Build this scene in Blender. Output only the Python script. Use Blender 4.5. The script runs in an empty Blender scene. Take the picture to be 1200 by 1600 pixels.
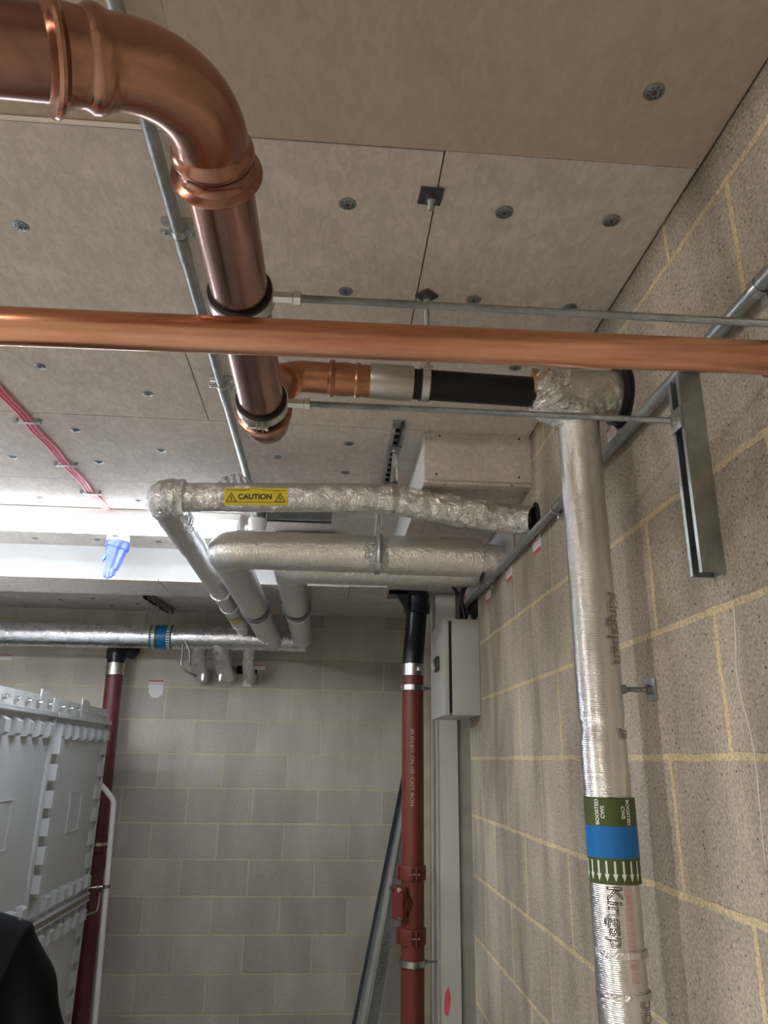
import bpy, bmesh, math, random
from mathutils import Vector, Matrix, noise
random.seed(7)
PI = math.pi
C = bpy.context.scene.collection
scn = bpy.context.scene

# ------------------------------------------------------------------ camera, world, exposure
F = 1150.0                                  # focal length in pixels of the 1200x1600 frame
CR = Vector((0.99710927, -0.07440009, 0.0154187)); CR.normalize()
CF = Vector((0.06563532, 0.94564911, 0.3184961)); CF.normalize()
CU = CR.cross(CF)
camd = bpy.data.cameras.new('camera'); cam = bpy.data.objects.new('camera', camd); C.objects.link(cam)
camd.sensor_fit = 'HORIZONTAL'; camd.sensor_width = 36.0; camd.lens = F / 1200 * 36
camd.clip_start = 0.02
cam.matrix_world = Matrix(((CR.x, CU.x, -CF.x, 0), (CR.y, CU.y, -CF.y, 0), (CR.z, CU.z, -CF.z, 0), (0, 0, 0, 1)))
scn.camera = cam
w = bpy.data.worlds.new('world'); scn.world = w; w.use_nodes = True
w.node_tree.nodes['Background'].inputs[0].default_value = (0.5, 0.55, 0.6, 1)
w.node_tree.nodes['Background'].inputs[1].default_value = 0.05
scn.view_settings.view_transform = 'Standard'; scn.view_settings.look = 'None'
scn.view_settings.gamma = 1; scn.view_settings.use_curve_mapping = False
scn.view_settings.exposure = 0.1
LAMP_E = 27.0          # strength of the visible batten's diffuser and the added one in line
FILL_E = 53.0          # strength of fill battens added out of view, behind and left of camera

def lamp_light(name, loc, size, power, col, rot=(0, 0, 0)):
    d = bpy.data.lights.new(name, 'AREA'); d.shape = 'RECTANGLE'; d.size, d.size_y = size
    d.energy = power; d.color = col
    o = bpy.data.objects.new(name, d); o.location = loc; o.rotation_euler = rot; C.objects.link(o)
    return o

# a point of the place seen at pixel (x, y) on a given plane of the room
def ray(x, y): return CR * ((x - 600) / F) - CU * ((y - 800) / F) + CF
def onx(x, y, X): d = ray(x, y); return d * (X / d.x)
def ony(x, y, Y): d = ray(x, y); return d * (Y / d.y)
def onz(x, y, Z): d = ray(x, y); return d * (Z / d.z)

# room: camera held at the origin
ZC, ZF = 1.03, -1.85       # ceiling, floor
XW, YB = 0.64, 5.6         # right wall, back wall
V = Vector

# ------------------------------------------------------------------ mesh helpers
def NB(): return bmesh.new()
def box(bm, x0, x1, y0, y1, z0, z1, bev=0.0):
    t = bmesh.new()
    bmesh.ops.create_cube(t, size=1)
    for v in t.verts:
        v.co = V(((x0 + x1) / 2 + v.co.x * (x1 - x0), (y0 + y1) / 2 + v.co.y * (y1 - y0), (z0 + z1) / 2 + v.co.z * (z1 - z0)))
    if bev: bmesh.ops.bevel(t, geom=t.edges[:], offset=bev, segments=2, affect='EDGES', profile=.6)
    join(bm, t)
def join(bm, t, mat=None):
    m = bpy.data.meshes.new('tmp'); t.to_mesh(m); t.free()
    if mat: m.transform(mat)
    bm.from_mesh(m); bpy.data.meshes.remove(m)
def frame(d):
    d = V(d).normalized(); a = V((0, 0, 1)) if abs(d.z) < .9 else V((0, 1, 0))
    e1 = (a - d * a.dot(d)).normalized(); return e1, d.cross(e1)
def sweep(bm, pts, rad, seg=24, cap=True, disp=None, e0=None):
    """tube along pts; rad a number or list; disp(p, n, i, t) -> extra radius"""
    pts = [V(p) for p in pts]; n = len(pts)
    if not isinstance(rad, (list, tuple)): rad = [rad] * n
    tan = []
    for i in range(n):
        a = pts[max(0, i - 1)]; b = pts[min(n - 1, i + 1)]
        d = (b - a)
        if d.length < 1e-9: d = (pts[min(n-1,i+2)] - pts[max(0,i-2)])
        tan.append(d.normalized())
    e1 = e0.copy() if e0 else frame(tan[0])[0]
    rings = []
    for i in range(n):
        e1 = (e1 - tan[i] * e1.dot(tan[i])).normalized(); e2 = tan[i].cross(e1)
        r = []
        for k in range(seg):
            a = 2 * PI * k / seg; nn = e1 * math.cos(a) + e2 * math.sin(a)
            p = pts[i] + nn * rad[i]
            if disp: p = p + nn * disp(p, nn, i, a)
            r.append(bm.verts.new(p))
        rings.append(r)
    for i in range(n - 1):
        for k in range(seg):
            bm.faces.new((rings[i][k], rings[i][(k + 1) % seg], rings[i + 1][(k + 1) % seg], rings[i + 1][k]))
    if cap:
        bm.faces.new(rings[0][::-1]); bm.faces.new(rings[-1])
def ring(bm, c, d, r0, r1, w_, seg=40):
    """band: annulus of inner radius r0, outer r1, width w_ centred at c along d"""
    d = V(d).normalized(); c = V(c); e1, e2 = frame(d); R = []
    for s, r in ((-1, r0), (-1, r1), (1, r1), (1, r0)):
        R.append([bm.verts.new(c + d * (s * w_ / 2) + (e1 * math.cos(2 * PI * k / seg) + e2 * math.sin(2 * PI * k / seg)) * r) for k in range(seg)])
    for j in range(4):
        A, B = R[j], R[(j + 1) % 4]
        for k in range(seg): bm.faces.new((A[k], A[(k + 1) % seg], B[(k + 1) % seg], B[k]))
def cyl(bm, a, b, r, seg=20): sweep(bm, [a, b], r, seg)
def hexnut(bm, c, d, r, h):
    d = V(d).normalized(); sweep(bm, [V(c) - d * h / 2, V(c) + d * h / 2], r, 6)
def lerp(a, b, n): return [V(a).lerp(V(b), i / (n - 1)) for i in range(n)]
def threaded(bm, a, b, r=.0056, pitch=.0018, seg=12):
    a = V(a); b = V(b); n = int((b - a).length / pitch * 2)
    sweep(bm, lerp(a, b, n), [r if i % 2 else r * .84 for i in range(n)], seg)
def arc_path(p0, pc, p1, R, n=12):
    """path p0 -> corner pc -> p1 with the corner rounded by radius R"""
    p0, pc, p1 = V(p0), V(pc), V(p1); a = (p0 - pc).normalized(); b = (p1 - pc).normalized()
    th = a.angle(b); t = R / math.tan(th / 2); bis = (a + b).normalized(); cen = pc + bis * (R / math.sin(th / 2))
    s = pc + a * t; e = pc + b * t; u = s - cen; v_ = e - cen; tot = u.angle(v_); out = []
    for i in range(n + 1):
        k = i / n; out.append(cen + (u * math.sin((1 - k) * tot) + v_ * math.sin(k * tot)) / math.sin(tot))
    return out
def prism(bm, prof, d0, d1, mapf):
    """extrude a 2D outline; mapf(u, v, w) -> point"""
    A = [bm.verts.new(mapf(u, v_, d0)) for u, v_ in prof]; B = [bm.verts.new(mapf(u, v_, d1)) for u, v_ in prof]
    n = len(prof)
    for i in range(n): bm.faces.new((A[i], A[(i + 1) % n], B[(i + 1) % n], B[i]))
    bm.faces.new(A[::-1]); bm.faces.new(B)

ORG = {}
def obj(name, bm, mat, parent=None, smooth=True, ang=35):
    bmesh.ops.recalc_face_normals(bm, faces=bm.faces[:])
    me = bpy.data.meshes.new(name); bm.to_mesh(me); bm.free()
    o = bpy.data.objects.new(name, me); C.objects.link(o)
    if parent is None:
        co = [v.co for v in me.vertices]
        org = V((sum(c.x for c in co) / len(co), sum(c.y for c in co) / len(co), min(c.z for c in co)))
        o.location = org
    else:
        org = ORG[parent.name]; o.parent = parent
    me.transform(Matrix.Translation(-org)); ORG[o.name] = org
    for m_ in (mat if isinstance(mat, list) else [mat]): me.materials.append(m_)
    if smooth:
        me.polygons.foreach_set('use_smooth', [True] * len(me.polygons))
        try: me.set_sharp_from_angle(angle=math.radians(ang))
        except Exception: pass
    return o
def thing(name, label, cat, loc, group=None):
    o = bpy.data.objects.new(name, None); C.objects.link(o); o.location = V(loc); o.empty_display_size = .05
    ORG[o.name] = V(loc); return tag(o, label, cat, group)
def tag(o, label=None, cat=None, group=None, kind=None):
    if label: o['label'] = label
    if cat: o['category'] = cat
    if group: o['group'] = group
    if kind: o['kind'] = kind
    return o
def struct(name, bm, mat, smooth=False):
    return tag(obj(name, bm, mat, None, smooth), kind='structure')
def copy_tree(o, parent=None):
    c = o.copy(); C.objects.link(c); c.parent = parent; ORG[c.name] = V(o.location)
    for ch in o.children: copy_tree(ch, c)
    return c

# ------------------------------------------------------------------ materials
def mat(name, col, rough=.5, metal=0.0, var=0.0, vscale=8.0, bump=0.0, bscale=60.0, spec=.5, col2=None, emis=None, estr=0, sheen=0, stretch=(1, 1, 1), bdist=.002):
    m = bpy.data.materials.new(name); m.use_nodes = True; nt = m.node_tree; N = nt.nodes; L = nt.links
    b = N['Principled BSDF']; b.inputs['Base Color'].default_value = (*col, 1)
    b.inputs['Roughness'].default_value = rough; b.inputs['Metallic'].default_value = metal
    b.inputs['Specular IOR Level'].default_value = spec
    tc = N.new('ShaderNodeTexCoord'); mp = N.new('ShaderNodeMapping'); L.new(tc.outputs['Object'], mp.inputs[0]); mp.inputs['Scale'].default_value = stretch
    if var or col2:
        no = N.new('ShaderNodeTexNoise'); no.inputs['Scale'].default_value = vscale; no.inputs['Detail'].default_value = 6; no.inputs['Roughness'].default_value = .6
        L.new(mp.outputs[0], no.inputs['Vector'])
        rp = N.new('ShaderNodeValToRGB'); rp.color_ramp.elements[0].position = .35; rp.color_ramp.elements[1].position = .65
        c2 = col2 or tuple(c * (1 - var) for c in col)
        rp.color_ramp.elements[0].color = (*c2, 1); rp.color_ramp.elements[1].color = (*col, 1)
        L.new(no.outputs['Fac'], rp.inputs[0]); L.new(rp.outputs[0], b.inputs['Base Color'])
    if bump:
        nb = N.new('ShaderNodeTexNoise'); nb.inputs['Scale'].default_value = bscale; nb.inputs['Detail'].default_value = 5
        L.new(mp.outputs[0], nb.inputs['Vector'])
        bp = N.new('ShaderNodeBump'); bp.inputs['Strength'].default_value = bump; bp.inputs['Distance'].default_value = bdist
        L.new(nb.outputs['Fac'], bp.inputs['Height']); L.new(bp.outputs[0], b.inputs['Normal'])
    if emis:
        b.inputs['Emission Color'].default_value = (*emis, 1); b.inputs['Emission Strength'].default_value = estr
    return m

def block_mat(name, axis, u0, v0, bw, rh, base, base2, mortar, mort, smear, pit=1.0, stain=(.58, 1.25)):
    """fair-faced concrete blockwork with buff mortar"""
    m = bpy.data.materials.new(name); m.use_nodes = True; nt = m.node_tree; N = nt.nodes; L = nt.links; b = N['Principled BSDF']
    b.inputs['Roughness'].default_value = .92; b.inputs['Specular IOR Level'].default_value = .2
    tc = N.new('ShaderNodeNewGeometry'); sp = N.new('ShaderNodeSeparateXYZ'); L.new(tc.outputs['Position'], sp.inputs[0])
    def math_(op, a, c=None):
        n = N.new('ShaderNodeMath'); n.operation = op
        for i, v_ in enumerate((a, c)):
            if v_ is None: continue
            if isinstance(v_, (int, float)): n.inputs[i].default_value = v_
            else: L.new(v_, n.inputs[i])
        return n.outputs[0]
    nz = N.new('ShaderNodeTexNoise'); nz.inputs['Scale'].default_value = 14; nz.inputs['Detail'].default_value = 5; L.new(tc.outputs['Position'], nz.inputs['Vector'])
    sc = N.new('ShaderNodeSeparateColor'); L.new(nz.outputs['Color'], sc.inputs[0])
    du = math_('MULTIPLY', math_('SUBTRACT', sc.outputs[0], .5), smear); dv = math_('MULTIPLY', math_('SUBTRACT', sc.outputs[1], .5), smear)
    u = math_('ADD', math_('SUBTRACT', sp.outputs[0 if axis == 'x' else 1], u0), du)
    v_ = math_('ADD', math_('SUBTRACT', sp.outputs[2], v0), dv)
    cb = N.new('ShaderNodeCombineXYZ'); L.new(u, cb.inputs[0]); L.new(v_, cb.inputs[1])
    br = N.new('ShaderNodeTexBrick'); br.offset = .5; br.offset_frequency = 2; br.squash = 1; br.squash_frequency = 2
    L.new(cb.outputs[0], br.inputs['Vector'])
    br.inputs['Scale'].default_value = 1; br.inputs['Brick Width'].default_value = bw; br.inputs['Row Height'].default_value = rh
    br.inputs['Mortar Size'].default_value = mort; br.inputs['Mortar Smooth'].default_value = .35; br.inputs['Bias'].default_value = 0
    br.inputs['Color1'].default_value = (*base, 1); br.inputs['Color2'].default_value = (*base2, 1); br.inputs['Mortar'].default_value = (*mortar, 1)
    # grain, pits and stains on the block faces
    g = N.new('ShaderNodeTexNoise'); g.inputs['Scale'].default_value = 180; g.inputs['Detail'].default_value = 4; g.inputs['Roughness'].default_value = .7; L.new(tc.outputs['Position'], g.inputs['Vector'])
    gr = N.new('ShaderNodeMapRange'); gr.inputs[1].default_value = .3; gr.inputs[2].default_value = .7; gr.inputs[3].default_value = .55; gr.inputs[4].default_value = 1.35; L.new(g.outputs['Fac'], gr.inputs[0])
    st = N.new('ShaderNodeTexNoise'); st.inputs['Scale'].default_value = 3.2; st.inputs['Detail'].default_value = 5; st.inputs['Distortion'].default_value = .4
    mp = N.new('ShaderNodeMapping'); mp.inputs['Scale'].default_value = (1.6, 1.6, .5); L.new(tc.outputs['Position'], mp.inputs[0]); L.new(mp.outputs[0], st.inputs['Vector'])
    sr = N.new('ShaderNodeMapRange'); sr.inputs[1].default_value = .3; sr.inputs[2].default_value = .7; sr.inputs[3].default_value = stain[0]; sr.inputs[4].default_value = stain[1]; L.new(st.outputs['Fac'], sr.inputs[0])
    vo = N.new('ShaderNodeTexVoronoi'); vo.inputs['Scale'].default_value = 62; L.new(tc.outputs['Position'], vo.inputs['Vector'])
    vn = N.new('ShaderNodeTexNoise'); vn.inputs['Scale'].default_value = 60; L.new(tc.outputs['Position'], vn.inputs['Vector'])
    vr = N.new('ShaderNodeMapRange'); vr.inputs[1].default_value = .14; vr.inputs[2].default_value = .20; vr.inputs[3].default_value = .25; vr.inputs[4].default_value = 1
    L.new(math_('ADD', vo.outputs['Distance'], math_('MULTIPLY', vn.outputs['Fac'], .12)), vr.inputs[0])
    k = math_('MULTIPLY', gr.outputs[0], sr.outputs[0])
    pitm = math_('MAXIMUM', vr.outputs[0], br.outputs['Fac'])
    k2 = math_('MULTIPLY', k, pitm)
    mx = N.new('ShaderNodeVectorMath'); mx.operation = 'SCALE'; L.new(br.outputs['Color'], mx.inputs[0]); L.new(k2, mx.inputs['Scale'])
    L.new(mx.outputs[0], b.inputs['Base Color'])
    bp = N.new('ShaderNodeBump'); bp.inputs['Strength'].default_value = .8; bp.inputs['Distance'].default_value = .003
    h = math_('ADD', math_('MULTIPLY', math_('ADD', g.outputs['Fac'], math_('MULTIPLY', pitm, pit)), .6), math_('MULTIPLY', br.outputs['Fac'], -.8))
    L.new(h, bp.inputs['Height']); L.new(bp.outputs[0], b.inputs['Normal'])
    return m

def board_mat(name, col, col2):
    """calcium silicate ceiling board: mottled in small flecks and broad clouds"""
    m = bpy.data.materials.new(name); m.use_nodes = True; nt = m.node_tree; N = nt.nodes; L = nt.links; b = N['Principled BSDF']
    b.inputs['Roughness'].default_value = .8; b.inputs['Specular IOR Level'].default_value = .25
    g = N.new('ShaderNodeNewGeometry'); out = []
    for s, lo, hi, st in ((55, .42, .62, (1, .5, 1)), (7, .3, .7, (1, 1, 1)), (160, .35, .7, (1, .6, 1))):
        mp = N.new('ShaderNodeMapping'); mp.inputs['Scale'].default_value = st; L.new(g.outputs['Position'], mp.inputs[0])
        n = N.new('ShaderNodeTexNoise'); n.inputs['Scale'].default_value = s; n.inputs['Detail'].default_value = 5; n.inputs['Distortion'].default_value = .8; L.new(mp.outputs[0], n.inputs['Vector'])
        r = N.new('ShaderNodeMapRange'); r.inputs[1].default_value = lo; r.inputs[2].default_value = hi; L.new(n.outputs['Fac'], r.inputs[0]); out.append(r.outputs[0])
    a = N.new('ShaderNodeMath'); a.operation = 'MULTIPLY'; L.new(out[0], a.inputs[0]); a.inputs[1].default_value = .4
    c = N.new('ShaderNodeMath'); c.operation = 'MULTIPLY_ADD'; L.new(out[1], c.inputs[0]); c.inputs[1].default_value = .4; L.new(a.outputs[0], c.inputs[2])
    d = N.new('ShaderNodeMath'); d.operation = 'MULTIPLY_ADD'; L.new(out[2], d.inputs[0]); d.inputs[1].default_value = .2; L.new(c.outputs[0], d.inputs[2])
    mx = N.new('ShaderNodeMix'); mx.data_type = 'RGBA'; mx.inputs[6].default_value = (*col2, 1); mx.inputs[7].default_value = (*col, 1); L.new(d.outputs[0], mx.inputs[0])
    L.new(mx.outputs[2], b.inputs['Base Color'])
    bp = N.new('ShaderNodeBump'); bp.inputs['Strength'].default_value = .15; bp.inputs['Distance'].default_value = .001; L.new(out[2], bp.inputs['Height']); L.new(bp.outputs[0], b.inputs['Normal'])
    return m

def foil_mat(name, col=(.80, .79, .77), rough=.3, weave=0, wscale=900, crink=.5, cscale=60, fine=.12):
    """reinforced aluminium foil: crinkles (warped ridges), optional scrim of fine ribs"""
    m = bpy.data.materials.new(name); m.use_nodes = True; nt = m.node_tree; N = nt.nodes; L = nt.links; b = N['Principled BSDF']
    b.inputs['Metallic'].default_value = 1; b.inputs['Base Color'].default_value = (*col, 1); b.inputs['Roughness'].default_value = rough
    g = N.new('ShaderNodeNewGeometry')
    n = N.new('ShaderNodeTexNoise'); n.inputs['Scale'].default_value = cscale; n.inputs['Detail'].default_value = 6; n.inputs['Distortion'].default_value = 1.2; n.inputs['Roughness'].default_value = .6
    L.new(g.outputs['Position'], n.inputs['Vector'])
    a = N.new('ShaderNodeMath'); a.operation = 'SUBTRACT'; L.new(n.outputs['Fac'], a.inputs[0]); a.inputs[1].default_value = .5
    c = N.new('ShaderNodeMath'); c.operation = 'ABSOLUTE'; L.new(a.outputs[0], c.inputs[0])
    ad = N.new('ShaderNodeMixRGB'); ad.blend_type = 'ADD'; ad.inputs[0].default_value = .05; L.new(g.outputs['Position'], ad.inputs[1]); L.new(n.outputs['Color'], ad.inputs[2])
    vo = N.new('ShaderNodeTexVoronoi'); vo.inputs['Scale'].default_value = cscale * 1.6; L.new(ad.outputs[0], vo.inputs['Vector'])
    vm = N.new('ShaderNodeMath'); vm.operation = 'MULTIPLY'; L.new(vo.outputs['Distance'], vm.inputs[0]); vm.inputs[1].default_value = .35
    h = N.new('ShaderNodeMath'); h.operation = 'MULTIPLY_ADD'; L.new(c.outputs[0], h.inputs[0]); h.inputs[1].default_value = 2.0; L.new(vm.outputs[0], h.inputs[2])
    fn = N.new('ShaderNodeTexNoise'); fn.inputs['Scale'].default_value = 150; fn.inputs['Detail'].default_value = 3; L.new(g.outputs['Position'], fn.inputs['Vector'])
    fm = N.new('ShaderNodeMath'); fm.operation = 'MULTIPLY_ADD'; L.new(fn.outputs['Fac'], fm.inputs[0]); fm.inputs[1].default_value = fine; L.new(h.outputs[0], fm.inputs[2])
    bp = N.new('ShaderNodeBump'); bp.inputs['Strength'].default_value = crink; bp.inputs['Distance'].default_value = .012; L.new(fm.outputs[0], bp.inputs['Height'])
    last = bp
    if weave:
        sp = N.new('ShaderNodeSeparateXYZ'); L.new(g.outputs['Position'], sp.inputs[0])
        wn = N.new('ShaderNodeMath'); wn.operation = 'SINE'
        ml = N.new('ShaderNodeMath'); ml.operation = 'MULTIPLY_ADD'; L.new(sp.outputs[{'x': 0, 'y': 1, 'z': 2}[weave]], ml.inputs[0]); ml.inputs[1].default_value = wscale
        n2 = N.new('ShaderNodeMath'); n2.operation = 'MULTIPLY'; L.new(n.outputs['Fac'], n2.inputs[0]); n2.inputs[1].default_value = 5; L.new(n2.outputs[0], ml.inputs[2])
        L.new(ml.outputs[0], wn.inputs[0])
        b2 = N.new('ShaderNodeBump'); b2.inputs['Strength'].default_value = .33; b2.inputs['Distance'].default_value = .0012; L.new(wn.outputs[0], b2.inputs['Height']); L.new(bp.outputs[0], b2.inputs['Normal']); last = b2
    L.new(last.outputs[0], b.inputs['Normal'])
    rr = N.new('ShaderNodeMapRange'); rr.inputs[3].default_value = rough * .7; rr.inputs[4].default_value = rough * 1.5; L.new(n.outputs['Fac'], rr.inputs[0]); L.new(rr.outputs[0], b.inputs['Roughness'])
    return m

def copper_mat(name, col, col2, rough, sc=5, stretch=(1, 1, 1)):
    m = mat(name, col, rough, 1.0, col2=col2, vscale=sc, bump=.04, bscale=25, stretch=stretch)
    return m

M = dict(
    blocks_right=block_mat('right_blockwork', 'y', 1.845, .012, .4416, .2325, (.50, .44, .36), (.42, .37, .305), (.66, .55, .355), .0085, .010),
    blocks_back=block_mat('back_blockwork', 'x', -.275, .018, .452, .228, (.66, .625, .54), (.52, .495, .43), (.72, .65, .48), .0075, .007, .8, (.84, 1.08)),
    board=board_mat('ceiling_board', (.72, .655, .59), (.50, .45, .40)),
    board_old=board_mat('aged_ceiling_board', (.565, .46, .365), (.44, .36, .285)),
    joint=mat('board_joint_shadow_gap', (.05, .045, .04), .9),
    board_edge=mat('board_edge', (.75, .7, .62), .85, bump=.3, bscale=200),
    plaster=mat('white_boxing_board', (.50, .50, .49), .75, var=.08, vscale=10, bump=.1),
    concrete=mat('smooth_concrete', (.48, .46, .40), .85, var=.2, vscale=9, bump=.4, bscale=80),
    floor=mat('floor_screed', (.58, .56, .52), .8, var=.25, vscale=4, bump=.2),
    copper=copper_mat('bright_copper', (.86, .47, .31), (.66, .31, .19), .25, 9, (.5, 5, 5)),
    copper_dark=copper_mat('dull_brown_copper', (.42, .24, .19), (.30, .17, .145), .24, 9, (3, .6, 3)),
    copper_elbow=copper_mat('elbow_copper', (.46, .255, .19), (.32, .165, .12), .22, 6),
    copper_old=copper_mat('tarnished_copper', (.50, .24, .14), (.34, .16, .10), .35, 14),
    galv=mat('galvanised_steel', (.52, .545, .54), .38, 1.0, var=.3, vscale=22, bump=.05),
    galv_dark=mat('dull_galvanised_steel', (.33, .36, .36), .42, 1.0, var=.25, vscale=15),
    zinc=mat('zinc_plated_steel', (.66, .67, .65), .28, 1.0, var=.15, vscale=40),
    conduit=mat('galvanised_conduit', (.43, .46, .45), .36, .85, var=.25, vscale=30, bump=.06),
    blackmetal=mat('dark_steel_plate', (.09, .09, .09), .5, .6),
    nickel=mat('brushed_steel_sleeve', (.52, .50, .46), .38, 1.0, var=.12, vscale=10),
    rubber=mat('black_rubber', (.015, .015, .017), .55),
    blackplastic=mat('black_plastic', (.012, .014, .022), .30, bump=.03, bscale=15),
    hdpe=mat('black_painted_pipe', (.010, .010, .011), .5, spec=.25, var=.3, vscale=12, bump=.1),
    redpaint=mat('red_oxide_paint', (.20, .040, .030), .42, var=.2, vscale=14, bump=.08, bscale=90),
    redpaint_dark=mat('dull_red_paint', (.155, .035, .042), .42, var=.25, vscale=10, bump=.05),
    foil=foil_mat('foil_facing', (.82, .80, .76), weave='x', crink=.42, cscale=20, rough=.22, wscale=1300, fine=.5),
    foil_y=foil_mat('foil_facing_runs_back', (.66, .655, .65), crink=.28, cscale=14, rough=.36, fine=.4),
    foil_z=foil_mat('scrim_foil', (.88, .88, .88), weave='z', wscale=1900, crink=.20, cscale=10, rough=.20, fine=.2),
    foil_crumple=foil_mat('crumpled_foil', crink=1.0, cscale=24, rough=.15, fine=.1),
    foil_tape=foil_mat('foil_tape', (.84, .84, .83), crink=.5, cscale=30, rough=.2),
    white=mat('white_plastic', (.82, .82, .80), .4),
    lampbody=mat('white_lamp_body', (.80, .81, .82), .45),
    cabinet=mat('light_grey_enclosure', (.47, .48, .45), .42, bump=.03, bscale=300),
    cabinet_side=mat('grey_door_panel', (.38, .42, .47), .45),
    trunk=mat('off_white_boxing', (.66, .65, .58), .55, var=.06, vscale=4),
    cream=mat('cream_boxing_edge', (.60, .54, .40), .8, var=.15, vscale=20),
    tank=mat('grey_moulded_panel', (.58, .60, .62), .38, var=.07, vscale=3, bump=.12, bscale=12),
    tankseal=mat('joint_sealant', (.28, .25, .19), .6, var=.3, vscale=20),
    tanksteel=mat('pale_galvanised_angle', (.70, .72, .73), .45, .2, var=.1, vscale=15),
    greentape=mat('olive_green_tape', (.065, .10, .025), .35),
    bluetape=mat('blue_tape', (.004, .16, .50), .35),
    tealtape=mat('dark_teal_tape', (.02, .13, .14), .35),
    whiteprint=mat('white_print', (.85, .87, .83), .5),
    blackprint=mat('black_print', (.02, .02, .02), .5),
    pinkprint=mat('red_print', (.75, .22, .22), .5),
    yellow=mat('yellow_label', (.72, .56, .03), .35, var=.05, vscale=20),
    tagwhite=mat('white_tag', (.80, .80, .80), .5),
    tagred=mat('red_tag', (.62, .10, .11), .5),
    cable=mat('pink_red_cable', (.72, .15, .20), .45),
    blackcable=mat('black_cable', (.02, .02, .022), .5),
    glove=mat('blue_nitrile', (.13, .18, .72), .45, bump=.15, bscale=40),
    cloth=mat('black_cloth', (.006, .0068, .0085), .9, bump=.3, bscale=350, bdist=.001, spec=.12),
    skin=mat('skin', (.55, .33, .24), .5), hair=mat('dark_hair', (.03, .02, .015), .6),
    shoe=mat('shoe_leather', (.03, .03, .03), .5),
    wool=mat('pipe_insulation_core', (.50, .40, .20), .9, col2=(.30, .12, .08), vscale=14, bump=.6, bscale=60),
    lathblue=mat('dark_blue_grey_steel', (.05, .07, .10), .4, .7),
    lathbright=mat('pale_galvanised_section', (.56, .60, .63), .45, .25, var=.15, vscale=20),
    lathdull=mat('dull_galvanised_section', (.20, .21, .20), .5, .25, var=.2, vscale=20),
    banddark=mat('dark_perforated_band', (.10, .12, .14), .5, .3),
    hole=mat('dark_cut_hole', (.015, .013, .012), 1.0),
    pinkspray=mat('pink_marking_paint', (.80, .12, .18), .7),
    paleline=mat('pale_drip', (.72, .68, .60), .9),
)
M['glow'] = mat('lit_diffuser', (.9, .9, .9), .4, emis=(.84, .91, 1.0), estr=LAMP_E)
M['fill_glow_left'] = mat('fill_diffuser_left', (.9, .9, .9), .4, emis=(.94, .96, 1.0), estr=FILL_E * 1.8)
M['fill_glow_warm'] = mat('fill_diffuser_warm', (.9, .9, .9), .4, emis=(1.0, .93, .83), estr=FILL_E)

# ------------------------------------------------------------------ the setting
bm = NB(); box(bm, -4.2, 1.6, -3.2, 5.9, ZF - .1, ZF); struct('floor', bm, M['floor'])
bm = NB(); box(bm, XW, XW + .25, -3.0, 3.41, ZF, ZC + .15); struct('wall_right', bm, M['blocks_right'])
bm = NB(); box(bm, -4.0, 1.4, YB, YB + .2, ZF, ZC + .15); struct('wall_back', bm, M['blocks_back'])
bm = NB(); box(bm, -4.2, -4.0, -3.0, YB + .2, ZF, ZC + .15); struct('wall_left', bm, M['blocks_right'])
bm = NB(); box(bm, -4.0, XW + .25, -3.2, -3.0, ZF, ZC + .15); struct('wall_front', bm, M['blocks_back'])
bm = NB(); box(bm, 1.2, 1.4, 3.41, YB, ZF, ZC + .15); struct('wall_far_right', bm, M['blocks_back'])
# ceiling: boards with open joints under a dark void
def boards():
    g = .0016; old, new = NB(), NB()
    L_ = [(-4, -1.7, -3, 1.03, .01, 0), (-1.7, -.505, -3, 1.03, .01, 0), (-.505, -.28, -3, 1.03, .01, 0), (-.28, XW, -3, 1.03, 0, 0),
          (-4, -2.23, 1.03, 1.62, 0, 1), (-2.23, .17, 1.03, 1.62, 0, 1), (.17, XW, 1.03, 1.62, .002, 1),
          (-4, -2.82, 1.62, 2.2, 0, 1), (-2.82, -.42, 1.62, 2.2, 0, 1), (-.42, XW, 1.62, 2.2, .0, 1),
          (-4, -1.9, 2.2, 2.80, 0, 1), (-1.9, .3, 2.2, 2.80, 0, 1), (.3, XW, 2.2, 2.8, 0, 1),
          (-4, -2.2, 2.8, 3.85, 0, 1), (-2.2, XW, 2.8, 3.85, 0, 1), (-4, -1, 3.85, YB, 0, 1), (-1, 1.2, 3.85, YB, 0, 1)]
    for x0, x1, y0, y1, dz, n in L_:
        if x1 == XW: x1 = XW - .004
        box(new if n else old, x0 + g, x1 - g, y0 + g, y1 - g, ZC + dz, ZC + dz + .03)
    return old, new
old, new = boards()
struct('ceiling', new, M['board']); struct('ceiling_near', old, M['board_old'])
bm = NB(); box(bm, -4.2, 1.6, -3.2, 5.9, ZC + .042, ZC + .14); struct('ceiling_void', bm, M['joint'])
bm = NB(); prism(bm, [(-4, .004), (-4, .012), (-.28, .012), (-.28, .004)], 1.0265, 1.0300, lambda u, v_, w_: V((u, w_, ZC + v_ - .004)))
struct('trim_1', bm, M['board_edge'])
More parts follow.
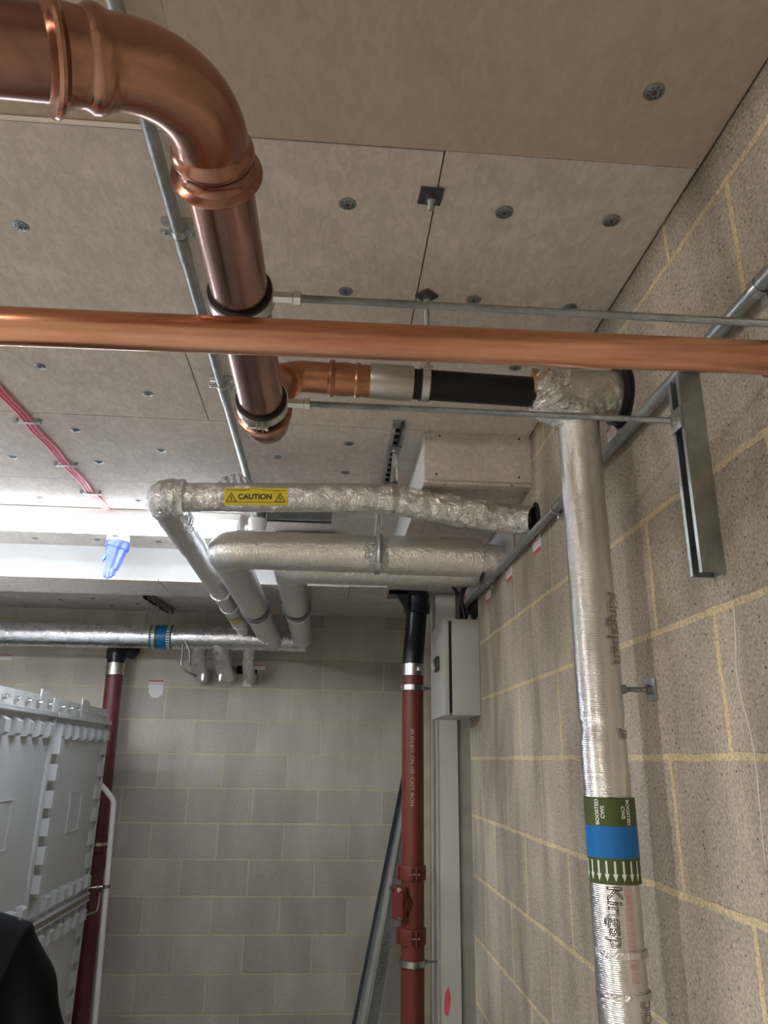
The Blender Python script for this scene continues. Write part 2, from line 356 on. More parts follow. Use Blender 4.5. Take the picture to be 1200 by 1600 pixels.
# boxed beam across the room and the soffit box that meets it at the right wall
ZS = .868
bm = NB(); box(bm, -4, .283, 3.80, 3.815, ZS, ZC); box(bm, -4, .283, 4.16, 4.175, ZS, ZC); struct('trim_2', bm, M['plaster'])
bm = NB(); g = .0015
for x0, x1, dz in ((-4, -2.5, 0), (-2.5, -.9, 0), (-.9, .09, 0), (.09, .72, .004)): box(bm, x0 + g, x1 - g, 3.80, 4.175, ZS - .012 + dz, ZS + dz, .0008)
box(bm, .72, 1.2, 3.42, 4.175, ZS - .012, ZS)
struct('trim_3', bm, M['board'])
bm = NB(); box(bm, .285, XW - .001, 2.213, 2.225, ZS - .003, ZC - .001); box(bm, .285, XW - .001, 2.227, 3.41, ZS - .012, ZS); box(bm, .285, .72, 3.413, 3.80, ZS - .012, ZS)
struct('trim_4', bm, M['board'])
bm = NB(); box(bm, .283, .295, 2.226, 3.81, ZS - .010, ZC - .001); struct('trim_5', bm, M['white'])  # side face in a brighter white: lamp light put into its colour
# column, boxing and patch beside the block wall's end
bm = NB(); box(bm, .672, .98, 3.92, 4.16, ZF, ZS - .012, .004); struct('trim_6', bm, M['concrete'])
bm = NB(); box(bm, .558, .668, 3.90, 4.16, ZF, ZS - .012, .003); struct('trim_7', bm, M['trunk'])
bm = NB(); box(bm, .500, .556, 4.12, 4.17, ZF, ZS - .012, .002); struct('trim_8', bm, M['cream'])
p0 = onx(803, 850, XW - .006)
bm = NB(); box(bm, XW - .008, XW - .0005, p0.y, 3.405, .69, ZS - .015, .001); struct('trim_9', bm, M['plaster'])

# ------------------------------------------------------------------ lamp (batten with lit diffuser)
def batten(label, x0, x1, yc, wid, glow, group=None):
    t = thing('batten_light', label, 'ceiling light', (x0, yc, ZC), group)
    bm = NB(); box(bm, x0, x1, yc - wid / 2, yc + wid / 2, .996, ZC - .001, .004); obj('body', bm, M['lampbody'], t)
    bm = NB(); prof = [(-.47, .994), (-.5, .975), (-.44, .958), (-.3, .95), (.3, .95), (.44, .958), (.5, .975), (.47, .994)]
    prism(bm, [(a * wid, b) for a, b in prof], x0 + .018, x1 - .018, lambda u, v_, w_: V((w_, yc + u, v_)))
    obj('diffuser', bm, glow, t)
    for xa, xb in ((x0, x0 + .017), (x1 - .017, x1)):
        bm = NB(); prism(bm, [(a * wid * 1.02, b - .001) for a, b in prof], xa, xb, lambda u, v_, w_: V((w_, yc + u, v_)))
        obj('end_cap', bm, M['lampbody'], t)
    return t
batten('long white batten light lit bright across the ceiling in front of the beam', -1.95, -.42, 3.235, .165, M['glow'])
batten('added fill batten light out of view at the left, in line with the bright one', -3.7, -2.2, 3.235, .165, M['glow'])  # added out of view to brighten the back wall and tank
batten('unseen fill batten light added behind the camera', -2.4, -.9, -.9, .165, M['fill_glow_warm'])  # unseen warm fill, added to light the faces towards the camera
batten('unseen fill batten light added on the left side of the room', -3.3, -1.8, .9, .165, M['fill_glow_left'])  # unseen strong fill, added to brighten the back and right walls

# ------------------------------------------------------------------ copper pipes
# slim pipe crossing the whole view
A = ray(0, 509) * .80; B = ray(1200, 559) * .925
d = (B - A); A2 = A - d * .6; B2 = B + d.normalized() * ((XW - B.x) / d.normalized().x - .001)
bm = NB(); sweep(bm, lerp(A2, B2, 40), .0212, 48)
t = thing('copper_pipe', 'slim bright copper pipe crossing the whole view in front of everything', 'pipe', A2)
obj('pipe', bm, M['copper'], t)
bm = NB(); e = B + d.normalized() * .012; ring(bm, e, d, .021, .0245, .02); obj('coupling', bm, M['copper_elbow'], t)

# large pipe with press fittings: left leg, elbow, straight, elbow up, elbow right
RB = .0385
P1 = onz(372, 440, .602); P2 = onz(410, 632, .586)
dr = (P2 - P1).normalized()
near = onz(322, 165, .607)
corner = P1 + dr * ((near.y - P1.y) / dr.y)
corner = P1 + dr * ((.545 - P1.y) / dr.y)
legL = ray(0, 76) * .615
dl = (legL - corner).normalized()
t = thing('copper_pipe_run', 'large dull copper pipe with bulging elbows running under the ceiling', 'pipe', corner)
RE = .112
arc = arc_path(corner + dl * .5, corner, corner + dr * .5, RE, 20)
s0, s1 = arc[0], arc[-1]
bm = NB(); sweep(bm, arc, RB * 1.035, 56)
def socket(bm, s, d_, R, L1=.045):
    """press-fit socket: beads and rolled end along d_ from s"""
    prof = [(-.08, 1.0), (-.04, 1.03), (0, 1.038), (.10, 1.05), (.15, 1.10), (.22, 1.15), (.30, 1.165), (.38, 1.14), (.43, 1.075), (.48, 1.05), (.58, 1.06), (.68, 1.08), (.75, 1.12), (.79, 1.22), (.83, 1.30), (.88, 1.32), (.93, 1.28), (.955, 1.16), (.97, 1.06), (1.0, 1.0)]
    sweep(bm, [V(s) + V(d_) * (a * L1) for a, r in prof], [r * R for a, r in prof], 56)
socket(bm, s0, dl, RB, .062); socket(bm, s1, dr, RB, .050)
obj('elbow', bm, M['copper_elbow'], t)
bm = NB(); sweep(bm, lerp(s0 + dl * .03, s0 + dl * .75, 12), RB, 56); obj('pipe', bm, M['copper_dark'], t)
upc = P2 + dr * .078                     # corner of the elbow that turns up
bm = NB(); sweep(bm, lerp(s1 + dr * .02, upc - dr * .085, 30), RB, 56); obj('pipe', bm, M['copper_dark'], t)
YBK = 1.46
TL = ony(520, 590, YBK); TR = ony(850, 614, YBK)
upc = V((upc.x, upc.y, upc.z))
top = V((upc.x + .005, YBK - .0, TL.z))
top.x = upc.x + .01
upc2 = V((upc.x, upc.y, upc.z))
vdir = (top - upc2).normalized(); xdir = (TR - TL).normalized()
a1 = arc_path(upc2 - dr * .5, upc2, top, .05, 16)
bm = NB(); sweep(bm, [a1[0] - dr * .012] + a1 + [a1[-1] + vdir * .01], RB * 1.03, 56)
bm2 = NB()
socket(bm, a1[0] + dr * .0, -dr, RB, .040)
obj('elbow', bm, M['copper_elbow'], t)
a2 = arc_path(upc2, top, top + xdir * .5, .05, 16)
RK = .034
bm = NB(); sweep(bm, [a1[-1]] + a2 + [a2[-1] + xdir * .05], RK * 1.02, 48)
ring(bm, a2[0] - vdir * .004, vdir, RK, RK * 1.25, .012)
q0_ = a2[-1] + xdir * .04; q0_ = V((ony(513, 590, YBK).x, q0_.y, q0_.z)); Lt = ony(580, 595, YBK).x - q0_.x
prf = [(0, 1.02), (.02, 1.16), (.07, 1.24), (.12, 1.20), (.17, 1.08), (.40, 1.12), (.55, 1.06), (.62, 1.06), (.66, 1.15), (.71, 1.15), (.76, 1.06), (1, 1.08)]
sweep(bm, [q0_ + xdir * (a_ * Lt) for a_, r_ in prf], [RK * r_ for a_, r_ in prf], 48)
sweep(bm, [a2[-1], q0_ + xdir * .005], RK * 1.02, 48)
xe = q0_ + xdir * Lt
obj('elbow', bm, M['copper_old'], t)

# black pipe with steel sleeve, from the copper elbow to the foil at the wall
XS0 = ony(578, 595, YBK); XS1 = ony(644, 600, YBK)
t = thing('black_pipe', 'black pipe with a wide brushed steel sleeve under the ceiling, behind the copper pipe', 'pipe', XS0)
bm = NB(); sweep(bm, lerp(XS1 - xdir * .02, V((.46, TR.y, TR.z)), 10), RK, 40); obj('pipe', bm, M['hdpe'], t)
bm = NB(); sl = (XS1 - XS0).length; prof = [(0, .96), (.0, 1.14), (.03, 1.17), (.97, 1.17), (1, 1.14), (1, .96)]
sweep(bm, [XS0 + xdir * (a * sl) + xdir * (i * .0003) for i, (a, r) in enumerate(prof)], [RK * r for a, r in prof], 48)
sweep(bm, [xe - xdir * .01, XS0 + xdir * .01], RK * .98, 40)
obj('coupling', bm, M['nickel'], t)

# ------------------------------------------------------------------ pipe clamps with threaded rods to the wall channels
def pipe_clamp(label, c, d_, R, rod_to, group, latch=True):
    t = thing('pipe_clamp', label, 'pipe clamp', c, group)
    bm = NB(); ring(bm, c, d_, R + .0003, R + .0055, .026, 56); obj('rubber_lining', bm, M['rubber'], t)
    bm = NB(); ring(bm, c, d_, R + .0055, R + .0075, .020, 56)
    rd = (V(rod_to) - V(c)).normalized(); a0 = V(c) + rd * (R + .006)
    obj('band', bm, M['zinc'], t)
    bm = NB(); hexnut(bm, a0 + rd * .014, rd, .0085, .028); obj('boss', bm, M['zinc'], t)
    bm = NB(); hexnut(bm, a0 + rd * .034, rd, .0105, .010); obj('nut', bm, M['zinc'], t)
    bm = NB(); threaded(bm, a0 + rd * .02, rod_to, .0058); obj('threaded_rod', bm, M['galv'], t)
    # latch ears with a screw under the pipe
    bm = NB(); dn = V((0, 0, -1)); dn = (dn - V(d_) * dn.dot(V(d_))).normalized(); sd = V(d_).cross(dn)
    q = V(c) + dn * (R + .007)
    for s in (-1, 1):
        a = q + sd * s * .005
        prism(bm, [(-.009, -.004), (-.009, .012), (.009, .012), (.009, -.004)], -.001, .001, lambda u, v_, w_: a + V(d_) * u + dn * v_ + sd * w_)
    cyl(bm, q + sd * -.012 + dn * .007, q + sd * .022 + dn * .007, .0022, 10); hexnut(bm, q + sd * -.012 + dn * .007, sd, .0048, .005)
    obj('latch', bm, M['zinc'], t)
    return t
c1 = onz(375, 462, .600); c2_ = onz(409, 628, .586)
c1 = P1 + dr * ((c1.y - P1.y) / dr.y); c2_ = P1 + dr * ((c2_.y - P1.y) / dr.y)
XSF = .599
q = onx(1196, 505, .57); c1 = P1 + dr * ((c1.y - P1.y) / dr.y); r1 = c1 + (q - c1) * ((XSF + .004 - c1.x) / (q.x - c1.x)); r2 = onx(1062, 658, XSF + .004)
pipe_clamp('rubber lined clamp on the copper pipe above the slim crossing pipe', c1, dr, RB, r1, 'pipe clamps on the large copper pipe')
pipe_clamp('rubber lined clamp at the far end of the copper pipe by the lower elbow', c2_, dr, RB, r2, 'pipe clamps on the large copper pipe')

def strut_profile(wd, dp, th=.0025, lip=.0075, gap=.011):
    h = wd / 2
    return [(-h, 0), (h, 0), (h, dp), (gap, dp), (gap, dp - lip), (gap + th, dp - lip), (gap + th, dp - th), (h - th, dp - th), (h - th, th), (-h + th, th), (-h + th, dp - th), (-gap - th, dp - th), (-gap - th, dp - lip), (-gap, dp - lip), (-gap, dp), (-h, dp)]
def wall_strut(label, yc, z0, z1, nutz):
    t = thing('strut_channel', label, 'steel channel', (XW, yc, z0), 'steel channels on the block wall')
    bm = NB(); prism(bm, strut_profile(.041, .0405), z0, z1, lambda u, v_, w_: V((XW - .0005 - v_, yc + u, w_))); obj('channel', bm, M['galv'], t, ang=20)
    bm = NB(); n = V((XSF - .003, yc, nutz)); box(bm, n.x - .002, n.x + .002, yc - .020, yc + .020, nutz - .020, nutz + .020, .0006)
    obj('square_plate', bm, M['zinc'], t)
    bm = NB(); hexnut(bm, (n.x - .007, yc, nutz), (1, 0, 0), .0095, .009); obj('nut', bm, M['zinc'], t)
    return t
zb = onx(1085, 899, XSF).z
wall_strut('upright galvanised channel on the block wall with a square nut plate', r2.y, zb, .661, r2.z)
wall_strut('galvanised channel at the very edge of the view holding the upper threaded rod', r1.y, .30, .655, r1.z)

# ------------------------------------------------------------------ ceiling plates, rods, black pipe hanger
def ceil_plate(label, c, s, rot, rod_to, name='rod_plate', thd=True):
    t = thing(name, label, 'ceiling fixing', c, 'square plates fixed through the ceiling')
    bm = NB(); tb = bmesh.new(); bmesh.ops.create_cube(tb, size=1)
    for v in tb.verts: v.co = V((v.co.x * s, v.co.y * s, v.co.z * .004))
    bmesh.ops.bevel(tb, geom=tb.edges[:], offset=.0008, segments=1, affect='EDGES')
    join(bm, tb, Matrix.Translation(V(c) + V((0, 0, -.0025))) @ Matrix.Rotation(rot, 4, 'Z')); obj('plate', bm, M['blackmetal'], t)
    bm = NB(); hexnut(bm, V(c) + V((0, 0, -.009)), (0, 0, 1), .0095, .009); obj('nut', bm, M['galv'], t)
    bm = NB(); threaded(bm, V(c) + V((0, 0, -.005)), rod_to, .0058); obj('threaded_rod', bm, M['galv'], t)
    return t
pc = onz(673, 305, ZC); ceil_plate('square dark plate with a cut rod stub on the ceiling board joint', pc, .045, .05, pc + V((0, 0, -.035)))
pc2 = onz(673, 449, ZC); hc = V((pc2.x + .0, YBK, ony(668, 602, YBK).z)); pc2.y = YBK
hcx = ony(664, 598, YBK).x; pc2.x = hcx + .005
ceil_plate('diamond turned dark plate whose rod drops to the black pipe', pc2, .040, .72, (pc2.x, YBK, hc.z + RK + .028))
t = thing('pipe_hanger', 'zinc hinged ring hanging the black pipe beside the steel sleeve', 'pipe clamp', (hcx, YBK, hc.z))
cz = V((hcx, YBK, TL.z + (TR.z - TL.z) * (hcx - TL.x) / (TR.x - TL.x)))
bm = NB(); ring(bm, cz, xdir, RK + .0003, RK + .004, .024); obj('rubber_lining', bm, M['rubber'], t)
bm = NB(); ring(bm, cz, xdir, RK + .004, RK + .0065, .017); obj('band', bm, M['zinc'], t)
bm = NB(); box(bm, cz.x - .010, cz.x + .010, YBK - RK - .014, YBK - RK - .004, cz.z + .012, cz.z + .022, .001); cyl(bm, (cz.x - .014, YBK - RK - .009, cz.z + .017), (cz.x + .014, YBK - RK - .009, cz.z + .017), .003, 10); obj('hinge_screw', bm, M['zinc'], t)
bm = NB(); hexnut(bm, (hcx + .003, YBK, cz.z + RK + .02), (0, 0, 1), .009, .026); obj('boss', bm, M['galv'], t)

# ------------------------------------------------------------------ ceiling washers
def washer_proto():
    t = thing('ceiling_washer', 'x', 'washer', (0, 0, ZC), 'fixing washers in the ceiling boards')
    bm = NB(); prof = [(.0175, -.0002), (.0170, -.0012), (.0140, -.0016), (.0120, -.0030), (.0085, -.0034), (.0070, -.0016), (.0050, -.0012)]
    sweep(bm, [V((0, 0, ZC + z)) for r, z in prof], [r for r, z in prof], 28, True); obj('plate', bm, M['galv_dark'], t)
    bm = NB()
    for k in range(8):
        a = k * PI / 4; c = V((math.cos(a) * .0105, math.sin(a) * .0105, ZC - .0032)); sweep(bm, [c, c + V((0, 0, -.0005))], .0016, 8)
    obj('hole', bm, M['blackmetal'], t)
    bm = NB(); sweep(bm, [V((0, 0, ZC - .001)), V((0, 0, ZC - .0045)), V((0, 0, ZC - .0052))], [.0045, .004, .002], 12); obj('screw', bm, M['blackmetal'], t)
    return t
wl = [((1022, 143), 'lone washer on the nearest brown ceiling board at the right'),
      ((543, 318), 'washer on the ceiling left of the square plate with the rod stub'),
      ((788, 332), 'middle washer of the row right of the square plate with the rod stub'),
      ((955, 345), 'washer nearest the block wall, right of the square plate'),
      ((32, 353), 'washer on the ceiling below the copper elbow, at the left edge'),
      ((540, 455), 'washer just above the upper threaded rod, near the clamp'),
      ((740, 468), 'washer right of the diamond turned plate'),
      ((890, 481), 'washer half hidden by the upper threaded rod near the wall'),
      ((805, 574), 'washer just above the black pipe near the foil bend'),
      ((62, 572), 'washer left, below the slim copper pipe and above the red cables'),
      ((190, 541), 'washer half hidden under the slim copper pipe at the left'),
      ((231, 615), 'washer left of the conduit, below the slim copper pipe'),
      ((117, 672), 'washer just right of the red cables'),
      ((19, 714), 'washer left of the red cables'),
      ((154, 722), 'washer right of the red cables, above the lamp'),
      ((252, 704), 'washer left of the conduit, above the foil pipe bend'),
      ((433, 714), 'washer right of the conduit, above the caution label'),
      ((545, 693), 'washer left of the slotted ceiling channel, upper one'),
      ((540, 738), 'washer left of the slotted ceiling channel, lower one'),
      ((62, 778), 'washer above the lit lamp, left one'), ((216, 783), 'washer above the lit lamp, beside the foil pipe bend')]
wl2 = [((55, 841), 'washer between lamp and boxed beam, nearest the left edge'), ((152, 843), 'washer between lamp and boxed beam, just left of the blue glove'), ((248, 846), 'washer between lamp and boxed beam, right of the blue glove'),
       ((95, 937), 'washer on the shaded board behind the beam, second from the left'), ((145, 935), 'washer on the shaded board behind the beam, below the blue glove'), ((215, 943), 'washer on the shaded board left of the header hanger channel'),
       ((175, 946), 'washer on the shaded board behind the beam, nearest the back wall'), ((440, 941), 'washer on the shaded board between the foil pipes'), ((40, 948), 'washer on the shaded board behind the beam, leftmost')]
proto = washer_proto(); first = True
for (x, y), lab in wl + wl2:
    o = proto if first else copy_tree(proto); first = False
    p = onz(x, y, ZC); 
    if y < 230: p = onz(x, y, ZC)
    o.location = p; o.rotation_euler.z = random.uniform(0, 3)
    o['label'] = lab

# ------------------------------------------------------------------ conduit on the ceiling
ZK = ZC - .028
q0 = onz(232, 190, ZK); q1 = onz(384, 738, ZK); XK = (q0.x + q1.x) / 2
t = thing('ceiling_conduit', 'galvanised conduit running back under the ceiling on saddles', 'conduit', (XK, .2, ZK))
bm = NB(); sweep(bm, lerp((XK, -2.2, ZK), (XK, 3.07, ZK), 20), .0125, 24); obj('tube', bm, M['conduit'], t)
for (x, y) in ((279, 362), (355, 603)):
    yy = onz(x, y, ZK).y
    bm = NB(); box(bm, XK - .036, XK + .036, yy - .010, yy + .010, ZC - .012, ZC - .0005, .001)
    ring(bm, (XK, yy, ZK), (0, 1, 0), .0127, .0150, .018, 24)
    box(bm, XK - .036, XK - .013, yy - .009, yy + .009, ZK - .004, ZK - .001, .0006); box(bm, XK + .013, XK + .036, yy - .009, yy + .009, ZK - .004, ZK - .001, .0006)
    sd = obj('saddle', bm, M['zinc'], t)
    for s in (-1, 1):
        bm = NB(); sweep(bm, [(XK + s * .027, yy, ZK - .003), (XK + s * .027, yy, ZK - .007), (XK + s * .027, yy, ZK - .008)], [.005, .004, .002], 12); obj('screw', bm, M['galv'], sd)
    bm = NB(); sweep(bm, [(XK, yy + .012, ZK), (XK, yy + .085, ZK)], .0145, 24); obj('coupler', bm, M['conduit'], t)
jb = V((XK, 3.095, 0))
t = thing('ceiling_detector', 'white round detector cup under the conduit end beside the lamp', 'detector', (jb.x, jb.y, ZC))
bm = NB(); sweep(bm, [(jb.x, jb.y, ZC - .001), (jb.x, jb.y, ZC - .045)], .034, 32); obj('junction_box', bm, M['conduit'], t)
bm = NB(); sweep(bm, [(jb.x, jb.y, ZC - .046), (jb.x, jb.y, ZC - .05), (jb.x, jb.y, ZC - .085), (jb.x, jb.y, ZC - .10)], [.040, .041, .037, .033], 32); obj('detector_cup', bm, M['white'], t)

# dark channel and grey tray next to the detector
ca = onz(425, 812, .985); cb_ = onz(516, 818, .985)
t = thing('ceiling_channel', 'short dark steel channel fixed across the ceiling right of the white detector', 'steel channel', (ca.x, 3.2, ZC))
bm = NB(); prism(bm, strut_profile(.041, .041), -.30, cb_.x + .005, lambda u, v_, w_: V((w_, ca.y + .02 + u, ZC - .001 - v_))); obj('channel', bm, M['galv_dark'], t)
t = thing('cable_tray', 'flat grey steel tray hung behind the white detector', 'cable tray', (-.1, 3.42, ZC))
bm = NB(); g = .002
for x0, x1 in ((-.30, -.115), (-.113, .02)): box(bm, x0, x1, 3.36, 3.48, ZC - .052, ZC - .03, .002)
obj('tray', bm, M['cabinet_side'], t)
bm = NB(); box(bm, -.28, 0, 3.40, 3.44, ZC - .03, ZC - .001); obj('bracket', bm, M['galv_dark'], t)

# ------------------------------------------------------------------ glove over a detector base
gp = onz(186, 836, ZC); gp.y = min(gp.y, 3.66)
t = thing('detector_base', 'white round detector base on the ceiling above the hanging blue glove', 'detector', (gp.x, gp.y, ZC))
bm = NB(); sweep(bm, [(gp.x, gp.y, ZC - .001), (gp.x, gp.y, ZC - .008), (gp.x, gp.y, ZC - .03), (gp.x, gp.y, ZC - .045)], [.045, .055, .056, .050], 36); obj('base_ring', bm, M['white'], t)
bm = NB(); box(bm, gp.x - .014, gp.x + .014, gp.y - .0585, gp.y - .054, ZC - .026, ZC - .018); obj('slot', bm, M['blackmetal'], t)
bm = NB()
def gd(p, nn, i, a): return .006 * math.sin(a * 7 + p.z * 20) * min(1, i / 5) + .003 * noise.noise(p * 60)
zz = [ZC - .036, ZC - .05, ZC - .066, ZC - .072, ZC - .09, ZC - .12, ZC - .15, ZC - .175]
rr = [.054, .055, .053, .046, .043, .036, .030, .024]
zt = ZC - .036; pts = []; rads = []
for i in range(36):
    k = i / 35 * 7; j = min(6, int(k)); f_ = k - j
    z = zz[j] * (1 - f_) + zz[j + 1] * f_; r = rr[j] * (1 - f_) + rr[j + 1] * f_
    pts.append(V((gp.x - .012 * (i / 35) ** 1.5, gp.y, z))); rads.append(r)
sweep(bm, pts, rads, 56, True, gd)
for k, (dx, dy, ln) in enumerate(((-.018, -.006, .052), (-.006, -.014, .062), (.006, -.012, .055), (.012, -.002, .042))):
    c = V((gp.x - .012 + dx, gp.y + dy, ZC - .16)); e = c + V((-.006 + dx * .2, 0, -ln))
    sweep(bm, lerp(c, e, 6) + [e + V((0, 0, -.004))], [.011, .012, .0115, .011, .010, .0085, .004], 16, True, lambda p, nn, i, a: .0012 * math.sin(a * 5 + p.z * 300))
c = V((gp.x - .035, gp.y - .012, ZC - .085)); sweep(bm, lerp(c, c + V((-.022, -.008, -.05)), 6) + [c + V((-.018, -.008, -.058))], [.014, .013, .012, .012, .011, .008, .004], 16, True, lambda p, nn, i, a: .0015 * math.sin(a * 4 + p.z * 200))
o = obj('glove', bm, M['glove']); tag(o, 'blue rubber glove hanging limp from the white detector base in front of the beam', 'glove')

# ------------------------------------------------------------------ pink-red cables on the ceiling
for k, dx in enumerate((-.012, 0.002, .016)):
    a = V((-1.015 + dx, .6, ZC - .007)); b = V((-1.005 + dx * .8, 3.135, ZC - .007))
    bm = NB(); pts = lerp(a, b, 60)
    for i, p in enumerate(pts): p.x += .003 * math.sin(i * .9); p.z += -.001 * (1 + math.sin(i * 1.3))
    sweep(bm, pts, .0046, 12)
    lab = ('leftmost of the thin red cables clipped along the ceiling', 'middle one of the thin red cables clipped along the ceiling', 'rightmost of the thin red cables clipped along the ceiling')[k]
    tag(obj('red_cable', bm, M['cable']), lab, 'cable', 'red cables clipped to the ceiling')
for k, yy in enumerate((1.55, 2.25, 2.62, 2.93)):
    bm = NB(); box(bm, -1.045, -.972, yy - .006, yy + .006, ZC - .0155, ZC - .0135, .0005); box(bm, -1.05, -1.04, yy - .006, yy + .006, ZC - .0155, ZC - .0005); box(bm, -.975, -.965, yy - .006, yy + .006, ZC - .0155, ZC - .0005)
    tag(obj('cable_clip', bm, M['galv_dark']), ('clip over the red cables outside the view, nearest', 'nearest clip strapping the red cables to the ceiling', 'middle clip strapping the red cables to the ceiling', 'clip strapping the red cables nearest the lamp')[k], 'cable clip', 'clips over the red cables')

# ------------------------------------------------------------------ conduit along the right wall
XC = .617; ZQ = .676
t = thing('wall_conduit', 'galvanised conduit running along the block wall behind the foil pipe', 'conduit', (XC, 0, ZQ))
ye = onx(722, 950, XC).y
bm = NB(); sweep(bm, lerp((XC, -2.0, ZQ), (XC, ye, ZQ), 30), .0125, 24); obj('tube', bm, M['conduit'], t)
for (x, y) in ((868, 792), (765, 910), (1187, 452)):
    yy = onx(x, y, XC).y
    bm = NB(); ring(bm, (XC, yy, ZQ), (0, 1, 0), .0127, .0152, .016, 24); box(bm, XC + .014, XW - .0005, yy - .009, yy + .009, ZQ - .03, ZQ + .03, .001)
    box(bm, XC + .004, XC + .016, yy - .008, yy + .008, ZQ - .03, ZQ - .015, .0008); box(bm, XC + .004, XC + .016, yy - .008, yy + .008, ZQ + .015, ZQ + .03, .0008); obj('saddle', bm, M['zinc'], t)
    bm = NB(); sweep(bm, [(XC, yy - .06, ZQ), (XC, yy - .012, ZQ)], .0142, 24); obj('coupler', bm, M['conduit'], t)
bm = NB(); sweep(bm, [(XC, ye - .01, ZQ), (XC, ye + .035, ZQ)], .019, 24); obj('end_bush', bm, M['blackplastic'], t)

# ------------------------------------------------------------------ text on cylinders and planes
def text_bm(s, size, outline=0, bold=0, align='CENTER'):
    cu = bpy.data.curves.new('txt', 'FONT'); cu.body = s; cu.size = size; cu.align_x = align; cu.align_y = 'CENTER'; cu.resolution_u = 6
    if outline: cu.fill_mode = 'NONE'; cu.bevel_depth = outline; cu.bevel_resolution = 0
    else: cu.offset = bold
    o = bpy.data.objects.new('txt', cu); C.objects.link(o)
    bpy.context.view_layer.update()
    me = bpy.data.meshes.new_from_object(o.evaluated_get(bpy.context.evaluated_depsgraph_get()))
    bpy.data.objects.remove(o); bpy.data.curves.remove(cu)
    b = bmesh.new(); b.from_mesh(me); bpy.data.meshes.remove(me)
    k = -14
    while k < 15 and not outline:
        bmesh.ops.bisect_plane(b, geom=b.verts[:] + b.edges[:] + b.faces[:], plane_co=(0, k * size * .07, 0), plane_no=(0, 1, 0)); k += 1
    return b
def wrap(b, f):
    for v in b.verts: v.co = f(v.co.x, v.co.y, v.co.z)
    return b
def patch(bm, c, ax, R, a0, a1, s0, s1, e1, e2, na=24, ns=2, th=.0006, jag=None):
    """a curved patch on a cylinder: angles a0..a1, lengths s0..s1 along ax"""
    G = []
    for i in range(ns + 1):
        row = []
        for k in range(na + 1):
            a = a0 + (a1 - a0) * k / na; s = s0 + (s1 - s0) * i / ns
            row.append(bm.verts.new(V(c) + V(ax) * s + (e1 * math.cos(a) + e2 * math.sin(a)) * (R + th)))
        G.append(row)
    for i in range(ns):
        for k in range(na): bm.faces.new((G[i][k], G[i][k + 1], G[i + 1][k + 1], G[i + 1][k]))

# ------------------------------------------------------------------ foil insulated pipe going down the right wall
YV, XV, RV = 1.46, .5375, .0445
zz0 = TR.z
t = thing('foil_insulated_pipe', 'silver foil wrapped pipe going down the right wall with a green and blue band', 'insulated pipe', (XV, YV, ZF))
bm = NB(); zbm = (ony(955, 1247, YV - RV * .8).z, ony(966, 1382, YV - RV * .8).z)
def dv(p, nn, i, a):
    k = max(0, min(1, (p.z - .50) / .2)); n_ = noise.noise(p * 35)
    crush = math.exp(-((p.z + .545) / .018) ** 2) * .005
    if zbm[1] - .012 < p.z < zbm[0] + .012: return -.0006
    return .0012 * noise.noise(p * 14) + k * .0035 * abs(n_) - crush * (1 + noise.noise(p * 60)) - .0025 * math.exp(-((p.z - .065) / .012) ** 2) * (1 + n_)
n = 330; sweep(bm, lerp((XV, YV, ZF), (XV - .004, YV, zz0 - .02), n), RV, 72, True, dv); obj('foil_jacket', bm, M['foil_z'], t)
# foil wrapped tee body into the wall
bm = NB()
def dt(p, nn, i, a): return .003 * abs(noise.noise(p * 25)) + .0015 * noise.noise(p * 90)
sweep(bm, lerp((.455, YV, zz0), (XW - .012, YV, zz0 + .0), 60), [.044 + .012 * min(1, i / 14) for i in range(60)], 96, True, dt)
obj('foil_tee', bm, foil_mat('tee_foil', (.72, .70, .67), crink=.35, cscale=14, rough=.34), t)
bm = NB()
def dc(p, nn, i, a): return .012 * (noise.noise(p * 28)) + .007 * abs(noise.noise(p * 75)) + .006 * math.sin(a * 9 + i * .3)
sweep(bm, lerp((.430, YV - .004, zz0 - .004), (.50, YV - .004, zz0 - .01), 40), [.040 + .016 * math.sin(PI * min(1, i / 26) * .5) for i in range(40)], 110, True, dc)
sweep(bm, lerp((.515, YV - .002, zz0 - .025), (.527, YV - .002, zz0 - .078), 30), [.040 + .008 * math.sin(PI * i / 29) for i in range(30)], 110, True, lambda p, nn, i, a: .008 * abs(noise.noise(p * 50)) + .004 * math.sin(a * 11 + i))
obj('crumpled_foil', bm, M['foil_crumple'], t)
bm = NB(); sweep(bm, lerp((.432, YV + .004, zz0 + .012), (.47, YV, zz0 + .012), 14), .043, 48, True, lambda p, nn, i, a: .008 * noise.noise(p * 40)); obj('exposed_insulation', bm, M['wool'], t)
# printing
ez1, ez2 = V((0, -1, 0)), V((-1, 0, 0))        # angle 0 faces the camera side, positive towards the left
AX = V((0, 0, -1))
def cylmap(z0, ang0, R, flip=1):
    def f(u, v_, w_):
        a = ang0 - flip * -v_ / R * 1.0
        s = u * flip
        return V((XV, YV, z0 - s)) + (ez1 * math.cos(a) + ez2 * math.sin(a)) * (R + .0009 + w_)
    return f
def zpix(x, y): return ony(x, y, YV - RV * .8).z
def facing(x, y):                                # angle on the jacket seen at pixel column x
    q = ony(x, y, YV - .02); return math.asin(max(-1, min(1, -(q.x - XV) / RV)))
